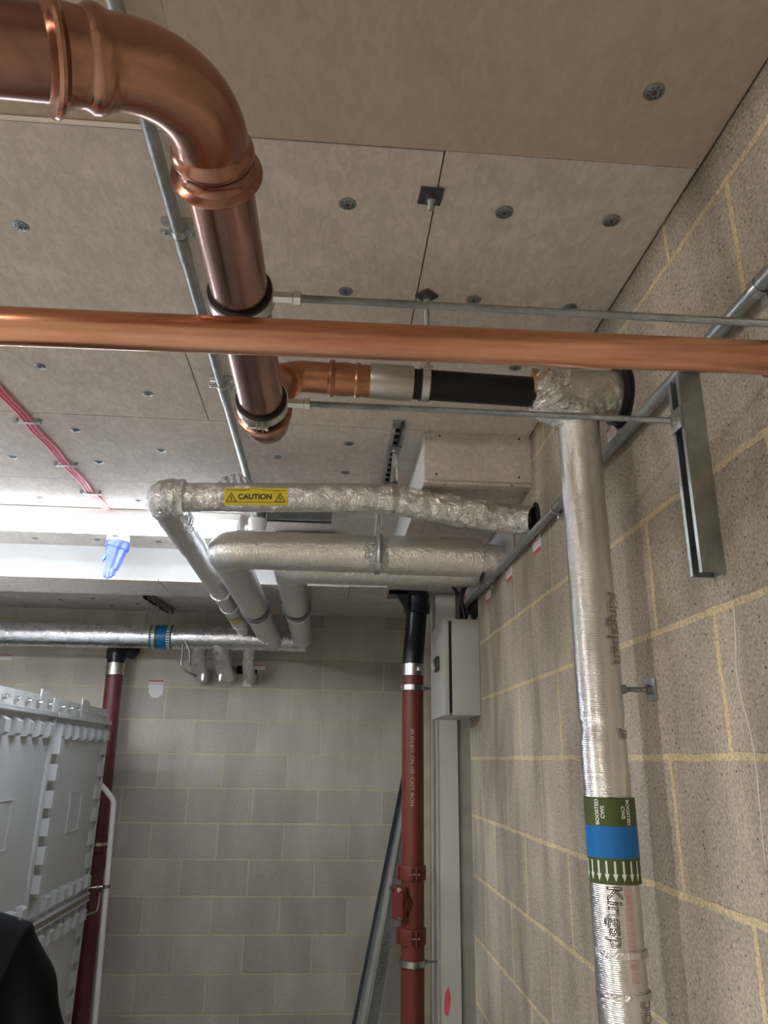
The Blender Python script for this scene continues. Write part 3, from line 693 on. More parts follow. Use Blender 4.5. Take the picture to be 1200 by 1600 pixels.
# band
zt_, zb1, zb2, zb3 = zpix(955, 1247), zpix(958, 1291), zpix(962, 1341), zpix(966, 1382)
def band(name, za, zb_, m):
    bm = NB(); sweep(bm, lerp((XV, YV, za), (XV, YV, zb_), 4), RV + .0026, 72, False); return obj(name, bm, m, t)
b1 = band('pipe_label_band', zt_, zb1, M['greentape']); band('blue_band', zb1, zb2, M['bluetape']); b3 = band('arrow_band', zb2, zb3, M['greentape'])
bm = NB(); RT = RV + .0026; zm = (zt_ + zb1) / 2; ctr = facing(966, 1265)
for ang, fl in ((facing(968, 1265), 1), (facing(934, 1265), -1)):
    for s, off in (('BOOSTED', .0052), ('CWS', -.0055)):
        b = text_bm(s, .0098, bold=.0003)
        join(bm, wrap(b, (lambda ang_, fl_, off_: lambda u, v_, w_: V((XV, YV, zm - u * fl_)) + (ez1 * math.cos(ang_ - (v_ + off_) * fl_ / RT) + ez2 * math.sin(ang_ - (v_ + off_) * fl_ / RT)) * (RT + .0007))(ang, fl, off)))
obj('band_lettering', bm, M['whiteprint'], b1, smooth=False)
bm = NB(); za, zb_ = zb2 - .004, zb3 + .005
for k in range(20):
    a = k * 2 * PI / 20
    pr = [(-.0017, 0), (.0017, 0), (.0017, .64), (.0046, .62), (0, 1), (-.0046, .62), (-.0017, .64)]
    vs = [bm.verts.new(V((XV, YV, za + (zb_ - za) * y)) + (ez1 * math.cos(a + x / RT) + ez2 * math.sin(a + x / RT)) * (RT + .0009)) for x, y in pr]
    bm.faces.new((vs[0], vs[1], vs[2], vs[6])); bm.faces.new((vs[2], vs[3], vs[4])); bm.faces.new((vs[6], vs[2], vs[4])); bm.faces.new((vs[6], vs[4], vs[5]))
obj('band_arrows', bm, M['whiteprint'], b3, smooth=False)
def brand(s, x, y, size, fl=1):
    b = text_bm(s, size, outline=.0006, align='LEFT'); a0 = facing(x, y); z0 = zpix(x, y)
    return wrap(b, lambda u, v_, w_: V((XV, YV, z0 - u)) + (ez1 * math.cos(a0 - v_ / RV) + ez2 * math.sin(a0 - v_ / RV)) * (RV + .0026 + w_ * .3))
for s, x, y, sz in (('Kingspan', 951, 925, .040), ('Kingsp', 952, 1383, .037), ('oo', 1004, 1556, .040), ('JE', 968, 1140, .022)):
    obj('printed_lettering', brand(s, x, y, sz), M['blackprint'], t, smooth=False)
bm = NB()
for k in range(46):
    z = zpix(968, 1390) - k * .0032; a0 = facing(975, 1420)
    patch(bm, (XV, YV, z), (0, 0, 1), RV, a0 - .16, a0 + .14, 0, .0008, ez1, ez2, 4, 1, .0016)
obj('red_rule_lines', bm, M['pinkprint'], t, smooth=False)
for zt1 in (zpix(965, 1494), zpix(975, 1560)):
    bm = NB(); ring(bm, (XV, YV, zt1), (0, .04, 1), RV + .0012, RV + .003, .010, 60); obj('foil_tape', bm, M['foil_tape'], t)
# hole ring in the wall round the tee
bm = NB(); sweep(bm, [(XW - .003, YV, zz0), (XW + .002, YV, zz0)], .072, 48); tag(obj('pipe_penetration', bm, M['hole']), 'dark round hole in the block wall behind the foil bend', 'hole')
bm = NB(); ring(bm, (XW - .012, YV, zz0), (1, 0, 0), .056, .066, .020, 48); tag(obj('pipe_collar', bm, M['blackplastic']), 'dark collar round the foil bend against the block wall', 'collar')
# wall bolt behind the pipe
p = onx(1020, 1078, XW)
t = thing('wall_bolt', 'bolt with nuts and square steel plate in the wall behind the foil pipe', 'bolt', p)
bm = NB(); box(bm, XW - .005, XW - .0005, p.y - .021, p.y + .021, p.z - .021, p.z + .021, .0006); obj('plate', bm, M['galv'], t)
bm = NB(); threaded(bm, (XW - .001, p.y, p.z), (XV + .040, p.y, p.z), .005); obj('threaded_rod', bm, M['galv_dark'], t)
bm = NB(); hexnut(bm, (XW - .010, p.y, p.z), (1, 0, 0), .0095, .009); hexnut(bm, (XW - .060, p.y, p.z), (1, 0, 0), .009, .010); obj('nut', bm, M['galv_dark'], t)

# ------------------------------------------------------------------ insulated pipes A (caution label), B, C and the header D at the back wall
RD = .080; YD = 5.2
Dl = ony(0, 990, YD); Dr = ony(474, 1000, YD)
# A
RA = .047; YA = 2.29
A0 = V((ony(253, 776, YA).x, YA, ony(253, 776, YA).z)); A1 = ony(600, 778, YA); A2p = ony(700, 795, YA - .01); A3 = ony(800, 812, YA - .03); A4 = onx(836, 813, XW - .001)
Ab = ony(381, 983, YD - .035)
ta = thing('foil_insulated_pipe', 'foil wrapped pipe carrying the yellow caution label, bent back at its left end', 'insulated pipe', A0)
def resample(pts, step):
    out = [V(pts[0])]
    for a, b in zip(pts, pts[1:]):
        a = V(a); b = V(b); n = max(2, int((b - a).length / step))
        out += [a.lerp(b, i / n) for i in range(1, n + 1)]
    return out
def smoothp(pts, it=6):
    pts = [p.copy() for p in pts]
    for _ in range(it):
        q = [p.copy() for p in pts]
        for i in range(1, len(pts) - 1): pts[i] = (q[i - 1] + q[i] * 2 + q[i + 1]) / 4
    return pts
pa = smoothp(resample([A0 + V((.05, 0, 0)), A1, A2p, A3, A4], .006), 40)
def da(p, nn, i, a):
    k = .25 + .75 * max(0, min(1, (p.x - .02) / .18)); k *= (1 if p.x < .50 else .5)
    n1 = abs(noise.noise(p * 26)); n2 = noise.noise(p * V((60, 60, 60)).x); return k * (.010 * n1 + .0035 * n2) + .001 * noise.noise(p * 12)
bm = NB(); sweep(bm, pa, RA, 96, True, da); obj('foil_jacket', bm, foil_mat('foil_jacket_crinkled', crink=.8, cscale=22, rough=.17, fine=.1), ta)
bd = (Ab - A0).normalized()
pb = resample([A0 + bd * .04, A0 + bd * .30, A0 + bd * .9], .012); n = len(pb)
bm = NB(); sweep(bm, lerp(A0 + bd * .03, A0 + bd * .62, 80), [RA * (1.24 - .12 * i / 79) for i in range(80)], 72, True, lambda p, nn, i, a: .004 * abs(noise.noise(p * 18)) + .0015 * noise.noise(p * 50))
sweep(bm, lerp(A0 + bd * .6, Ab, 60), RA * 1.06, 56, True, lambda p, nn, i, a: .0025 * noise.noise(p * 15)); obj('foil_jacket', bm, M['foil_y'], ta)
bm = NB(); ar = arc_path(A0 + V((.4, 0, 0)), A0, A0 + bd * .4, .045, 30)
ar = lerp(A0 + V((.075, 0, 0)), ar[0], 6)[:-1] + ar + lerp(ar[-1], A0 + bd * .10, 6)[1:]
sweep(bm, ar, RA * 1.20, 96, True, lambda p, nn, i, a: .006 * abs(noise.noise(p * 30)) + .0022 * math.sin(i * 1.1 + a * 2))
obj('foil_elbow', bm, M['foil_crumple'], ta)
# flap of loose foil standing up on the top
fp = ony(365, 742, YA); bm = NB(); G = []
for i in range(17):
    u = i / 16; x = fp.x - .055 + .125 * u; h = .048 * math.sin(PI * u) ** .7
    G.append([bm.verts.new(V((x, YA - .012 + .004 * math.sin(i * 2.1 + j), A0.z + RA - .008 + h * j / 5))) for j in range(6)])
for i in range(16):
    for j in range(5): bm.faces.new((G[i][j], G[i + 1][j], G[i + 1][j + 1], G[i][j + 1]))
bmesh.ops.solidify(bm, geom=bm.faces[:], thickness=.002)
obj('foil_flap', bm, foil_mat('flap_foil', (.62, .61, .60), crink=.4, cscale=30, rough=.4), ta)
# clamp bands and small yellow label on the back leg
for dist, rr_ in ((1.55, .055), (1.95, .055), (2.55, .055)):
    bm = NB(); ring(bm, A0 + bd * dist, bd, RA - .004, rr_, .03); obj('pipe_band', bm, M['foil_tape'], ta)
ex, ey = frame(bd)
bm = NB(); patch(bm, A0 + bd * 2.15, bd, RA, PI - .9, PI + .6, 0, .16, ex, ey, 12, 2, .007); obj('small_yellow_label', bm, M['yellow'], ta)
# caution label: curved plate on the front
la = ony(350, 775, YA - RA); lb = ony(449, 777, YA - RA); lc = (la + lb) / 2; LW = (lb.x - la.x); LH = .058
ax_ = V((1, 0, (A1.z - A0.z) / (A1.x - A0.x))).normalized(); cA = V((lc.x, YA, A0.z + (A1.z - A0.z) * (lc.x - A0.x) / (A1.x - A0.x)))
f1, f2 = V((0, -1, 0)), V((0, 0, 1)); RL = RA + .0035; am = -.30   # label centre a little below the front line
bm = NB(); patch(bm, cA, ax_, RL, am - LH / 2 / RL, am + LH / 2 / RL, -LW / 2, LW / 2, f1, f2, 20, 2, 0); lo = obj('caution_label', bm, M['yellow'], ta)
def lab(u, v_, w_=0): return cA + ax_ * u + (f1 * math.cos(am + v_ / RL) + f2 * math.sin(am + v_ / RL)) * (RL + .0009)
bm = NB(); join(bm, wrap(text_bm('CAUTION', .0235, bold=.0009), lambda u, v_, w_: lab(u - .002, v_ - .001)))
join(bm, wrap(text_bm('Trace Heating UK', .0085, align='LEFT'), lambda u, v_, w_: lab(u - LW / 2 + .018, v_ + .0215)))
join(bm, wrap(text_bm('www.traceheatinguk.co.uk', .0070, align='RIGHT'), lambda u, v_, w_: lab(u + LW / 2 - .006, v_ + .0205)))
join(bm, wrap(text_bm('ELECTRIC TRACE HEATING UNDER INSULATION', .0058), lambda u, v_, w_: lab(u - .002, v_ - .0185)))
def tri(cx, s):
    def seg2(a, b, wd):
        a = V((*a, 0)); b = V((*b, 0)); d_ = (b - a).normalized(); nn = V((-d_.y, d_.x, 0)) * wd
        for j in range(8):
            a_, b_ = a.lerp(b, j / 8), a.lerp(b, (j + 1) / 8)
            bm.faces.new([bm.verts.new(lab(*(q_.x, q_.y))) for q_ in (a_ - nn, b_ - nn, b_ + nn, a_ + nn)])
    T = [(cx - s, -.017), (cx + s, -.017), (cx, .011)]
    for i in range(3): seg2(T[i], T[(i + 1) % 3], .0013)
    Z = [(cx + .001, .003), (cx - .003, -.005), (cx + .003, -.006), (cx - .001, -.013)]
    for i in range(3): seg2(Z[i], Z[i + 1], .0012)
tri(-LW / 2 + .023, .016); tri(LW / 2 - .023, .016)
sweepc = [lab(-LW / 2 + .011 + .003 * math.cos(k * PI / 6), .0215 + .003 * math.sin(k * PI / 6)) for k in range(13)]
sweep(bm, sweepc, .0004, 6, False)
obj('lettering', bm, M['blackprint'], lo, smooth=False)
# hole at the wall end
bm = NB(); sweep(bm, [(XW - .0025, A4.y, A4.z), (XW + .002, A4.y, A4.z)], .058, 40); tag(obj('pipe_penetration', bm, M['hole']), 'dark hole in the block wall where the crinkled upper foil pipe enters', 'hole')

# B
RBp = .071; YBp = 2.64
B0 = ony(352, 858, YBp); B1 = ony(700, 870, YBp); Bb = ony(425, 1002, YD - .05)
tb = thing('foil_insulated_pipe', 'thick foil pipe with a smooth rounded left end, below the caution label pipe', 'insulated pipe', B0)
bx = (B1 - B0).normalized(); bk = (Bb - B0).normalized()
def xat(px, y): return ony(px, y, YBp).x
def Bp(x): return B0 + bx * ((x - B0.x) / bx.x)
xg0, xg1, xend = xat(569, 865), xat(606, 868), xat(749, 870)
dB = lambda p, nn, i, a: .0010 * noise.noise(p * 22) + .0006 * noise.noise(p * 70)
arB = arc_path(B0 + bx * .5, B0, B0 + bk * .5, .055, 24)
bm = NB(); sweep(bm, resample([Bp(xg0)] + [arB[0]], .01) + arB[1:] + [arB[-1] + bk * .02], RBp, 72, True, dB); obj('foil_jacket', bm, M['foil'], tb)
bm = NB(); sweep(bm, lerp(Bp(xg1), Bp(xend), 40), RBp * 1.03, 72, True, dB); obj('foil_jacket', bm, M['foil'], tb)
bm = NB(); sweep(bm, lerp(Bp(xg0 - .01), Bp(xg1 + .01), 20), RBp * .955, 72, True, lambda p, nn, i, a: .004 * abs(noise.noise(p * 40))); obj('crumpled_joint', bm, M['foil_crumple'], tb)
bm = NB(); sweep(bm, lerp(Bp(xend - .01), Bp(XW - .001), 14), RBp * .74, 56, True, lambda p, nn, i, a: .003 * abs(noise.noise(p * 40))); obj('stub', bm, M['foil_tape'], tb)
bm = NB(); sweep(bm, lerp(arB[-1] + bk * .01, Bb, 70), RBp * .98, 64, True, lambda p, nn, i, a: .0012 * noise.noise(p * 16)); obj('foil_jacket', bm, M['foil_y'], tb)
def perf_band(c, d_, R, par):
    bm = NB(); ring(bm, c, d_, R, R + .005, .10, 56); o = obj('fixing_band', bm, M['banddark'], par)
    bm = NB(); e1, e2 = frame(d_)
    for k in range(30):
        a = k * 2 * PI / 30; nn = e1 * math.cos(a) + e2 * math.sin(a); q = V(c) + nn * (R + .0045); sweep(bm, [q, q + nn * .0012], .0042, 8)
    obj('band_hole', bm, M['white'], o)
dB1 = (ony(402, 938, 4).y); kB = (3.85 - B0.y) / bk.y
perf_band(B0 + bk * kB, bk, RBp, tb)
for f_ in (.08, .9): 
    bm = NB(); ring(bm, B0 + bk * (kB + f_), bk, RBp - .002, RBp + .0018, .03, 56); obj('foil_tape', bm, M['foil_tape'], tb)
# C
YCp = 3.02; RCp = .069
C0 = ony(452, 886, YCp); C1 = V((XW - .03, YCp + .0, C0.z + .008)); Cb = ony(473, 1000, YD)
tc_ = thing('foil_insulated_pipe', 'foil pipe half hidden behind the thick rounded one, bent back beside the soil pipe', 'insulated pipe', C0)
cx_ = (C1 - C0).normalized(); ck = (Cb - C0).normalized()
arC = arc_path(C0 + cx_ * .5, C0, C0 + ck * .5, .06, 20)
bm = NB(); sweep(bm, resample([C1, arC[0]], .012) + arC[1:] + [arC[-1] + ck * .02], RCp, 64, True, lambda p, nn, i, a: .002 * noise.noise(p * 30)); obj('foil_jacket', bm, M['foil'], tc_)
bm = NB(); sweep(bm, lerp(arC[-1] + ck * .01, Cb, 60), RCp * .98, 64, True, lambda p, nn, i, a: .0012 * noise.noise(p * 16)); obj('foil_jacket', bm, M['foil_y'], tc_)
kC = (3.95 - C0.y) / ck.y
perf_band(C0 + ck * kC, ck, RCp, tc_)
for f_ in (.12, 1.05):
    bm = NB(); ring(bm, C0 + ck * (kC + f_), ck, RCp - .002, RCp + .003, .04, 56); obj('foil_tape', bm, M['foil_tape'], tc_)
# D header
td = thing('foil_insulated_pipe', 'long foil pipe along the back wall with a blue and teal band', 'insulated pipe', Dl)
dx_ = (Dr - Dl).normalized(); Dl2 = Dl - dx_ * 1.2
bm = NB(); sweep(bm, resample([Dl2, Dr + dx_ * .02], .02), RD, 64, True, lambda p, nn, i, a: .0018 * noise.noise(p * 18)); obj('foil_jacket', bm, foil_mat('header_foil', (.72, .73, .76), crink=.25, cscale=12, rough=.25, fine=.5), td)
def Dp(px): return Dl + dx_ * ((ony(px, 992, YD).x - Dl.x) / dx_.x)
for nm, a, b, m_ in (('pipe_label_band', 237, 250, 'tealtape'), ('blue_band', 250, 261, 'bluetape'), ('arrow_band', 261, 271, 'tealtape')):
    bm = NB(); sweep(bm, [Dp(a), Dp(b)], RD + .003, 64, False); o = obj(nm, bm, M[m_], td)
    if nm != 'blue_band':
        bm = NB(); e1, e2 = frame(dx_)
        for k in range(30):
            al = k * 2 * PI / 30; sgn = .055 if nm == 'arrow_band' else .04
            patch(bm, Dp(a + 2.5), dx_, RD + .004, al - sgn, al + sgn, 0, (Dp(b - 2) - Dp(a + 2.5)).length * (1 if nm == 'arrow_band' else .5), e1, e2, 2, 1, 0)
        obj('band_print', bm, M['whiteprint'], o, smooth=False)
for px_, r_, zl, xo in ((313, .055, .19, -.012), (341, .064, .17, .03), (389, .042, .20, 0)):
    c = Dp(px_); bm = NB(); pth = [c + V((0, 0, -.03)), c + V((xo, .05, -.10)), c + V((xo * 1.2, .12, -zl)), V((c.x + xo * 1.4, YB - .12, c.z - zl - .03)), V((c.x + xo * 1.6, YB - .01, c.z - zl - .035))]
    sweep(bm, smoothp(resample(pth, .015), 8), r_, 40, True, lambda p, nn, i, a: .004 * noise.noise(p * 30)); obj('stub_pipe', bm, M['foil_crumple'] if px_ == 389 else M['foil_tape'], td)
h0 = Dp(290); bm = NB(); hp = [h0 + V((.0, -.05, -.06)), h0 + V((0, -.06, -.20)), h0 + V((.06, -.04, -.245)), h0 + V((.10, 0, -.26))]
sweep(bm, smoothp(resample(hp, .012), 3), .009, 12); sweep(bm, smoothp(resample([h0 + V((.02, -.08, -.04)), h0 + V((.055, -.085, -.10)), h0 + V((.06, -.06, -.2))], .012), 3), .009, 12); obj('bypass_loop', bm, M['galv'], td)
bm = NB()
for px_ in (322, 349): q = Dp(px_); box(bm, q.x - .008, q.x + .008, YD + .02, YD + .04, q.z - .29, q.z - .24, .001)
obj('valve_lever', bm, M['zinc'], td)
# ceiling strut over the header with three rods
q = ony(250, 940, YD)
ts = thing('header_hanger', 'perforated steel channel under the ceiling with thin rods down to the back pipe', 'pipe hanger', (-1.21, 5.0, ZC))
hx0 = onz(237, 931, ZC - .02)
bm = NB(); prism(bm, strut_profile(.041, .041), 4.92, 5.48, lambda u, v_, w_: V((-1.235 + (w_ - 4.92) * .10 + u, w_, ZC - .001 - v_))); obj('channel', bm, M['galv_dark'], ts)
for dx__, yy in ((-.03, 5.02), (.0, 5.20), (.05, 5.36)):
    bm = NB(); z0_ = ony(250, 990, YD).z + (RD if yy == 5.2 else 0); sweep(bm, [(-1.215 + dx__, yy, ZC - .02), (-1.215 + dx__, yy, z0_)], .005, 10); obj('rod', bm, M['galv'], ts)
bm = NB(); ring(bm, Dp(243) , dx_, RD + .001, RD + .004, .02); obj('pipe_ring', bm, M['galv'], ts)

# ------------------------------------------------------------------ slotted channel and hangers for A and B
XH = .192
t = thing('slotted_channel', 'slotted steel channel under the ceiling left of the boxed soffit', 'steel channel', (XH, 2.14, ZC))
bm = NB(); prism(bm, strut_profile(.041, .030), 2.13, 2.95, lambda u, v_, w_: V((XH + u, w_, ZC - .001 - v_))); obj('channel', bm, M['galv'], t, ang=20)
for k in range(15): bm = NB(); box(bm, XH - .009, XH + .009, 2.19 + k * .05, 2.215 + k * .05, ZC - .0045, ZC - .0035); obj('slot', bm, M['hole'], t)
def hanger(label, x, y, zc_, R, drx, thick=.0042, xo=0):
    t = thing('pipe_hanger', label, 'pipe hanger', (x, y, ZC), 'rod hangers below the slotted channel')
    bm = NB(); box(bm, XH - .022, XH + .022, y - .020, y + .020, ZC - .036, ZC - .0315, .001); obj('plate', bm, M['galv_dark'], t)
    bm = NB(); hexnut(bm, (x, y, ZC - .042), (0, 0, 1), .010, .009); hexnut(bm, (x, y, ZC - .075), (0, 0, 1), .0085, .05); obj('nut', bm, M['zinc'], t)
    for s in (-1, 1):
        bm = NB(); sweep(bm, [(x + s * .004, y, ZC - .05), (x + s * .011 + xo, y + s * .006, zc_ + R * .95)], thick, 10); obj('rod', bm, M['zinc'], t)
    bm = NB(); ring(bm, (x + xo, y, zc_), drx, R + .001, R + .004, .020, 56); obj('clamp_ring', bm, M['zinc'], t)
    return t
hanger('pair of rods holding the crinkled caution pipe, near end of the slotted channel', XH, YA, A1.z + .003, RA + .006, ax_)
hb = Bp(xat(590, 866)); 
hh = hanger('rods with a turnbuckle holding the thick rounded foil pipe', hb.x, YBp, hb.z, RBp * .96 + .004, bx)
bm = NB(); sweep(bm, [(hb.x + .002, YBp - RBp - .004, hb.z + .055), (hb.x + .002, YBp - RBp - .012, hb.z - .02), (hb.x + .002, YBp - RBp + .002, hb.z - .05)], [.010, .0115, .010], 14); obj('turnbuckle', bm, M['galv'], hh)
bm = NB(); sweep(bm, [(hb.x + .002, YBp - RBp - .002, hb.z + .05), (hb.x + .004, YBp - .03, hb.z + .15)], .007, 12); hexnut(bm, (hb.x + .003, YBp - RBp + .01, hb.z + .08), (0, 0, 1), .013, .016); obj('swivel_nut', bm, M['zinc'], hh)

# screw holes in the soffit box
bm = NB(); spots = []
for (x, y) in ((687, 681), (811, 686), (682, 741), (811, 746)): spots.append(ony(x, y, 2.2128))
for k, p in enumerate(spots):
    bm = NB(); sweep(bm, [p + V((0, -.0004, 0)), p + V((0, .001, 0))], .0042, 12)
    tag(obj('screw', bm, M['blackmetal']), ('upper left', 'upper right', 'lower left', 'lower right')[k] + ' dark screw head on the face of the boxed soffit', 'screw', 'screws in the boxed soffit')
lost = [(695, 757), (800, 759), (820, 770)]
for k, (x, y) in enumerate(lost):
    p = onz(x, y, ZS - .012); bm = NB(); sweep(bm, [p + V((0, 0, -.0004)), p + V((0, 0, .001))], .0045, 12)
    tag(obj('screw', bm, M['blackmetal']), ('left', 'middle', 'right')[k] + ' dark screw head under the boxed soffit', 'screw', 'screws in the boxed soffit')
for k, (x, y) in enumerate(((523, 918), (573, 918), (400, 914), (470, 915))):
    p = onz(x, y, ZS - .012); bm = NB(); sweep(bm, [p + V((0, 0, -.0006)), p + V((0, 0, .001))], .005, 10)
    tag(obj('screw', bm, M['blackmetal']), 'dark screw head under the boxed beam, ' + ('second from the soil pipe', 'nearest the soil pipe', 'between the two back foil pipes', 'just right of the half hidden foil pipe')[k], 'screw', 'screws under the boxed beam')

# ------------------------------------------------------------------ right soil pipe
YS = 3.92
def sp(px, py): return ony(px, py, YS)
ct = sp(645, 1065); cbm = V((sp(645, 1590).x, YS, ZF)); RS = .0555
t = thing('red_soil_pipe', 'red painted soil pipe with a black top, right of the leaning steel lengths', 'soil pipe', cbm)
tp = V((sp(651, 925).x, YS, ZS - .013)); bend0 = V((tp.x, YS, sp(651, 965).z)); bend1 = V((ct.x, YS, sp(645, 1030).z))
bm = NB(); sweep(bm, smoothp(resample([tp, bend0, bend1, ct + V((0, 0, .03))], .01), 10), RS * 1.0, 48); 
z1 = sp(651, 957).z; sweep(bm, [(tp.x, YS, ZS - .0125), (tp.x, YS, ZS - .07), (tp.x, YS, ZS - .072), (tp.x, YS, z1), (tp.x, YS, z1 - .008)], [.066, .066, .070, .070, .060], 48); obj('black_offset', bm, M['blackplastic'], t)
zc0, zc1 = sp(645, 1038).z, sp(645, 1056).z
bm = NB(); sweep(bm, [(ct.x, YS, zc0), (ct.x, YS, zc1)], RS + .003, 48); box(bm, ct.x + .02, ct.x + .045, YS - RS - .01, YS - RS + .01, (zc0 + zc1) / 2 - .01, (zc0 + zc1) / 2 + .012, .002); obj('steel_coupling', bm, M['zinc'], t)
bm = NB(); sweep(bm, [(ct.x, YS, zc1 + .002), (cbm.x, YS, ZF)], RS, 48); rp_ = obj('pipe', bm, M['redpaint'], t)
def couplingr(ya, yb, flipx=1):
    za, zb_ = sp(645, ya).z, sp(645, yb).z
    bm = NB(); prof = [(za + .002, RS), (za, RS + .010), (za - .004, RS + .011), (zb_ + .004, RS + .011), (zb_, RS + .010), (zb_ - .002, RS)]
    sweep(bm, [(ct.x, YS, z) for z, r in prof], [r for z, r in prof], 48)
    zm_ = (za + zb_) / 2
    for s in (-1, 1): box(bm, ct.x + s * .012 - .003, ct.x + s * .012 + .003, YS - RS - .030, YS - RS - .008, zb_ + .004, za - .004, .001)
    box(bm, ct.x - RS - .022, ct.x - RS - .009, YS - .02, YS + .02, zb_ + .002, za - .002, .002)
    o = obj('pipe_coupling', bm, M['redpaint'], t)
    bm = NB(); cyl(bm, (ct.x - .022, YS - RS - .02, zm_), (ct.x + .026, YS - RS - .02, zm_), .0035, 8); hexnut(bm, (ct.x + .024, YS - RS - .02, zm_), (1, 0, 0), .006, .006); obj('bolt', bm, M['zinc'], o)
couplingr(1352, 1374); couplingr(1449, 1474)
# access door to the left
za, zb_ = sp(645, 1384).z, sp(645, 1434).z; zm_ = (za + zb_) / 2
bm = NB(); dd = V((-.85, -.5, 0)).normalized(); e_ = V((-dd.y, dd.x, 0))
sweep(bm, [V((ct.x, YS, zm_)) + dd * .03, V((ct.x, YS, zm_)) + dd * .066], .048, 32)
pl = V((ct.x, YS, zm_)) + dd * .070
prism(bm, [(-.045, -.075), (.045, -.075), (.045, .075), (-.045, .075)], -.004, .004, lambda u, v_, w_: pl + e_ * u + V((0, 0, v_)) + dd * w_)
prism(bm, [(-.042, -.07), (.042, -.07), (.042, .07), (-.042, .07)], -.006, .004, lambda u, v_, w_: pl + dd * .014 + e_ * u + V((0, 0, v_)) + dd * w_)
ad_ = obj('access_door', bm, M['redpaint'], t)
for s in (-1, 1):
    for h in (-1, 1):
        bm = NB(); q = pl + dd * .02 + e_ * s * .034 + V((0, 0, h * .062)); sweep(bm, [q - dd * .03, q + dd * .012], .006, 10); hexnut(bm, q + dd * .012, dd, .010, .010); obj('bolt', bm, mat('paint_splashed_bolt', (.55, .40, .34), .5) if s + h == 2 else M['zinc'], ad_)
for yy in (1075, 1503):
    z = sp(645, yy).z; tt = thing('pipe_bracket', ('zinc bracket ring near the top of the red soil pipe' if yy < 1200 else 'zinc bracket ring low on the red soil pipe'), 'pipe clamp', (ct.x, YS, z), 'bracket rings on the red soil pipe')
    bm = NB(); ring(bm, (ct.x, YS, z), (0, 0, 1), RS + .001, RS + .010, .026, 48); 
    box(bm, ct.x - .006, ct.x + .006, YS - RS - .018, YS - RS - .006, z - .015, z + .015, .002); obj('ring', bm, M['zinc'], tt)
    bm = NB(); cyl(bm, (ct.x + RS + .006, YS, z), (.5575, YS, z), .005, 10); hexnut(bm, (ct.x + RS + .018, YS, z), (1, 0, 0), .009, .012); obj('stud', bm, M['galv_dark'], tt)
# printed line
bm = NB(); zl = sp(645, 1140).z; b = text_bm('BS EN 877  DN 100  CAST IRON', .026, align='LEFT')
join(bm, wrap(b, lambda u, v_, w_: V((ct.x, YS, zl - u * 1.0)) + (V((0, -1, 0)) * math.cos(.15 - v_ / RS) + V((-1, 0, 0)) * math.sin(.15 - v_ / RS)) * (RS + .0008)))
obj('faded_lettering', bm, mat('faded_print', (.55, .38, .35), .6), rp_, smooth=False)
# black fire collar plate at the soffit
bm = NB(); zk = ZS - .013
prism(bm, [(tp.x - .155, zk - .0), (tp.x - .155, zk - .020), (tp.x - .115, zk - .024), (tp.x - .068, zk - .10), (tp.x - .055, zk - .10), (tp.x - .055, zk)], YS - .075, YS - .055, lambda u, v_, w_: V((u, w_, v_)))
box(bm, tp.x - .155, tp.x + .05, YS - .075, YS + .06, zk - .018, zk, .001)
tag(obj('pipe_support_bracket', bm, M['blackplastic']), 'black bracket plate under the soffit around the top of the red soil pipe', 'bracket')

# ------------------------------------------------------------------ left soil pipe
YL = 5.42; la_ = ony(179, 1052, YL); lb_ = ony(125, 1590, YL); ld = (lb_ - la_).normalized(); lbot = la_ + ld * ((ZF - la_.z) / ld.z); RL_ = .058
t = thing('red_soil_pipe', 'dark red soil pipe behind the grey tank, with a black bend on top', 'soil pipe', lbot)
bm = NB(); sweep(bm, [la_, lbot], RL_, 40); obj('pipe', bm, M['redpaint_dark'], t)
bm = NB(); sweep(bm, [la_ - ld * .07, la_ + ld * .012], RL_ + .006, 40); obj('steel_coupling', bm, M['zinc'], t)
bm = NB(); tp_ = la_ - ld * .07; sweep(bm, smoothp(resample([tp_ + ld * .01, tp_ - ld * .08, tp_ - ld * .10 + V((.05, .05, .02)), V((tp_.x + .10, YB - .075, tp_.z + .10))], .01), 6), RL_ * 1.02, 40); 
sweep(bm, smoothp(resample([tp_ - ld * .03, tp_ - ld * .10], .01), 2), RL_ * 1.18, 40); obj('black_bend', bm, M['blackplastic'], t)
for yy in (1318, 1346):
    k = (ony(155, yy, YL).z - la_.z) / ld.z
    bm = NB(); ring(bm, la_ + ld * k, ld, RL_, RL_ + .014, .09); obj('pipe_coupling', bm, M['redpaint_dark'], t)
k = (ony(155, 1318, YL).z - la_.z) / ld.z; bm = NB(); ring(bm, la_ + ld * k, ld, RL_ + .012, RL_ + .02, .02); obj('bracket', bm, M['zinc'], t)

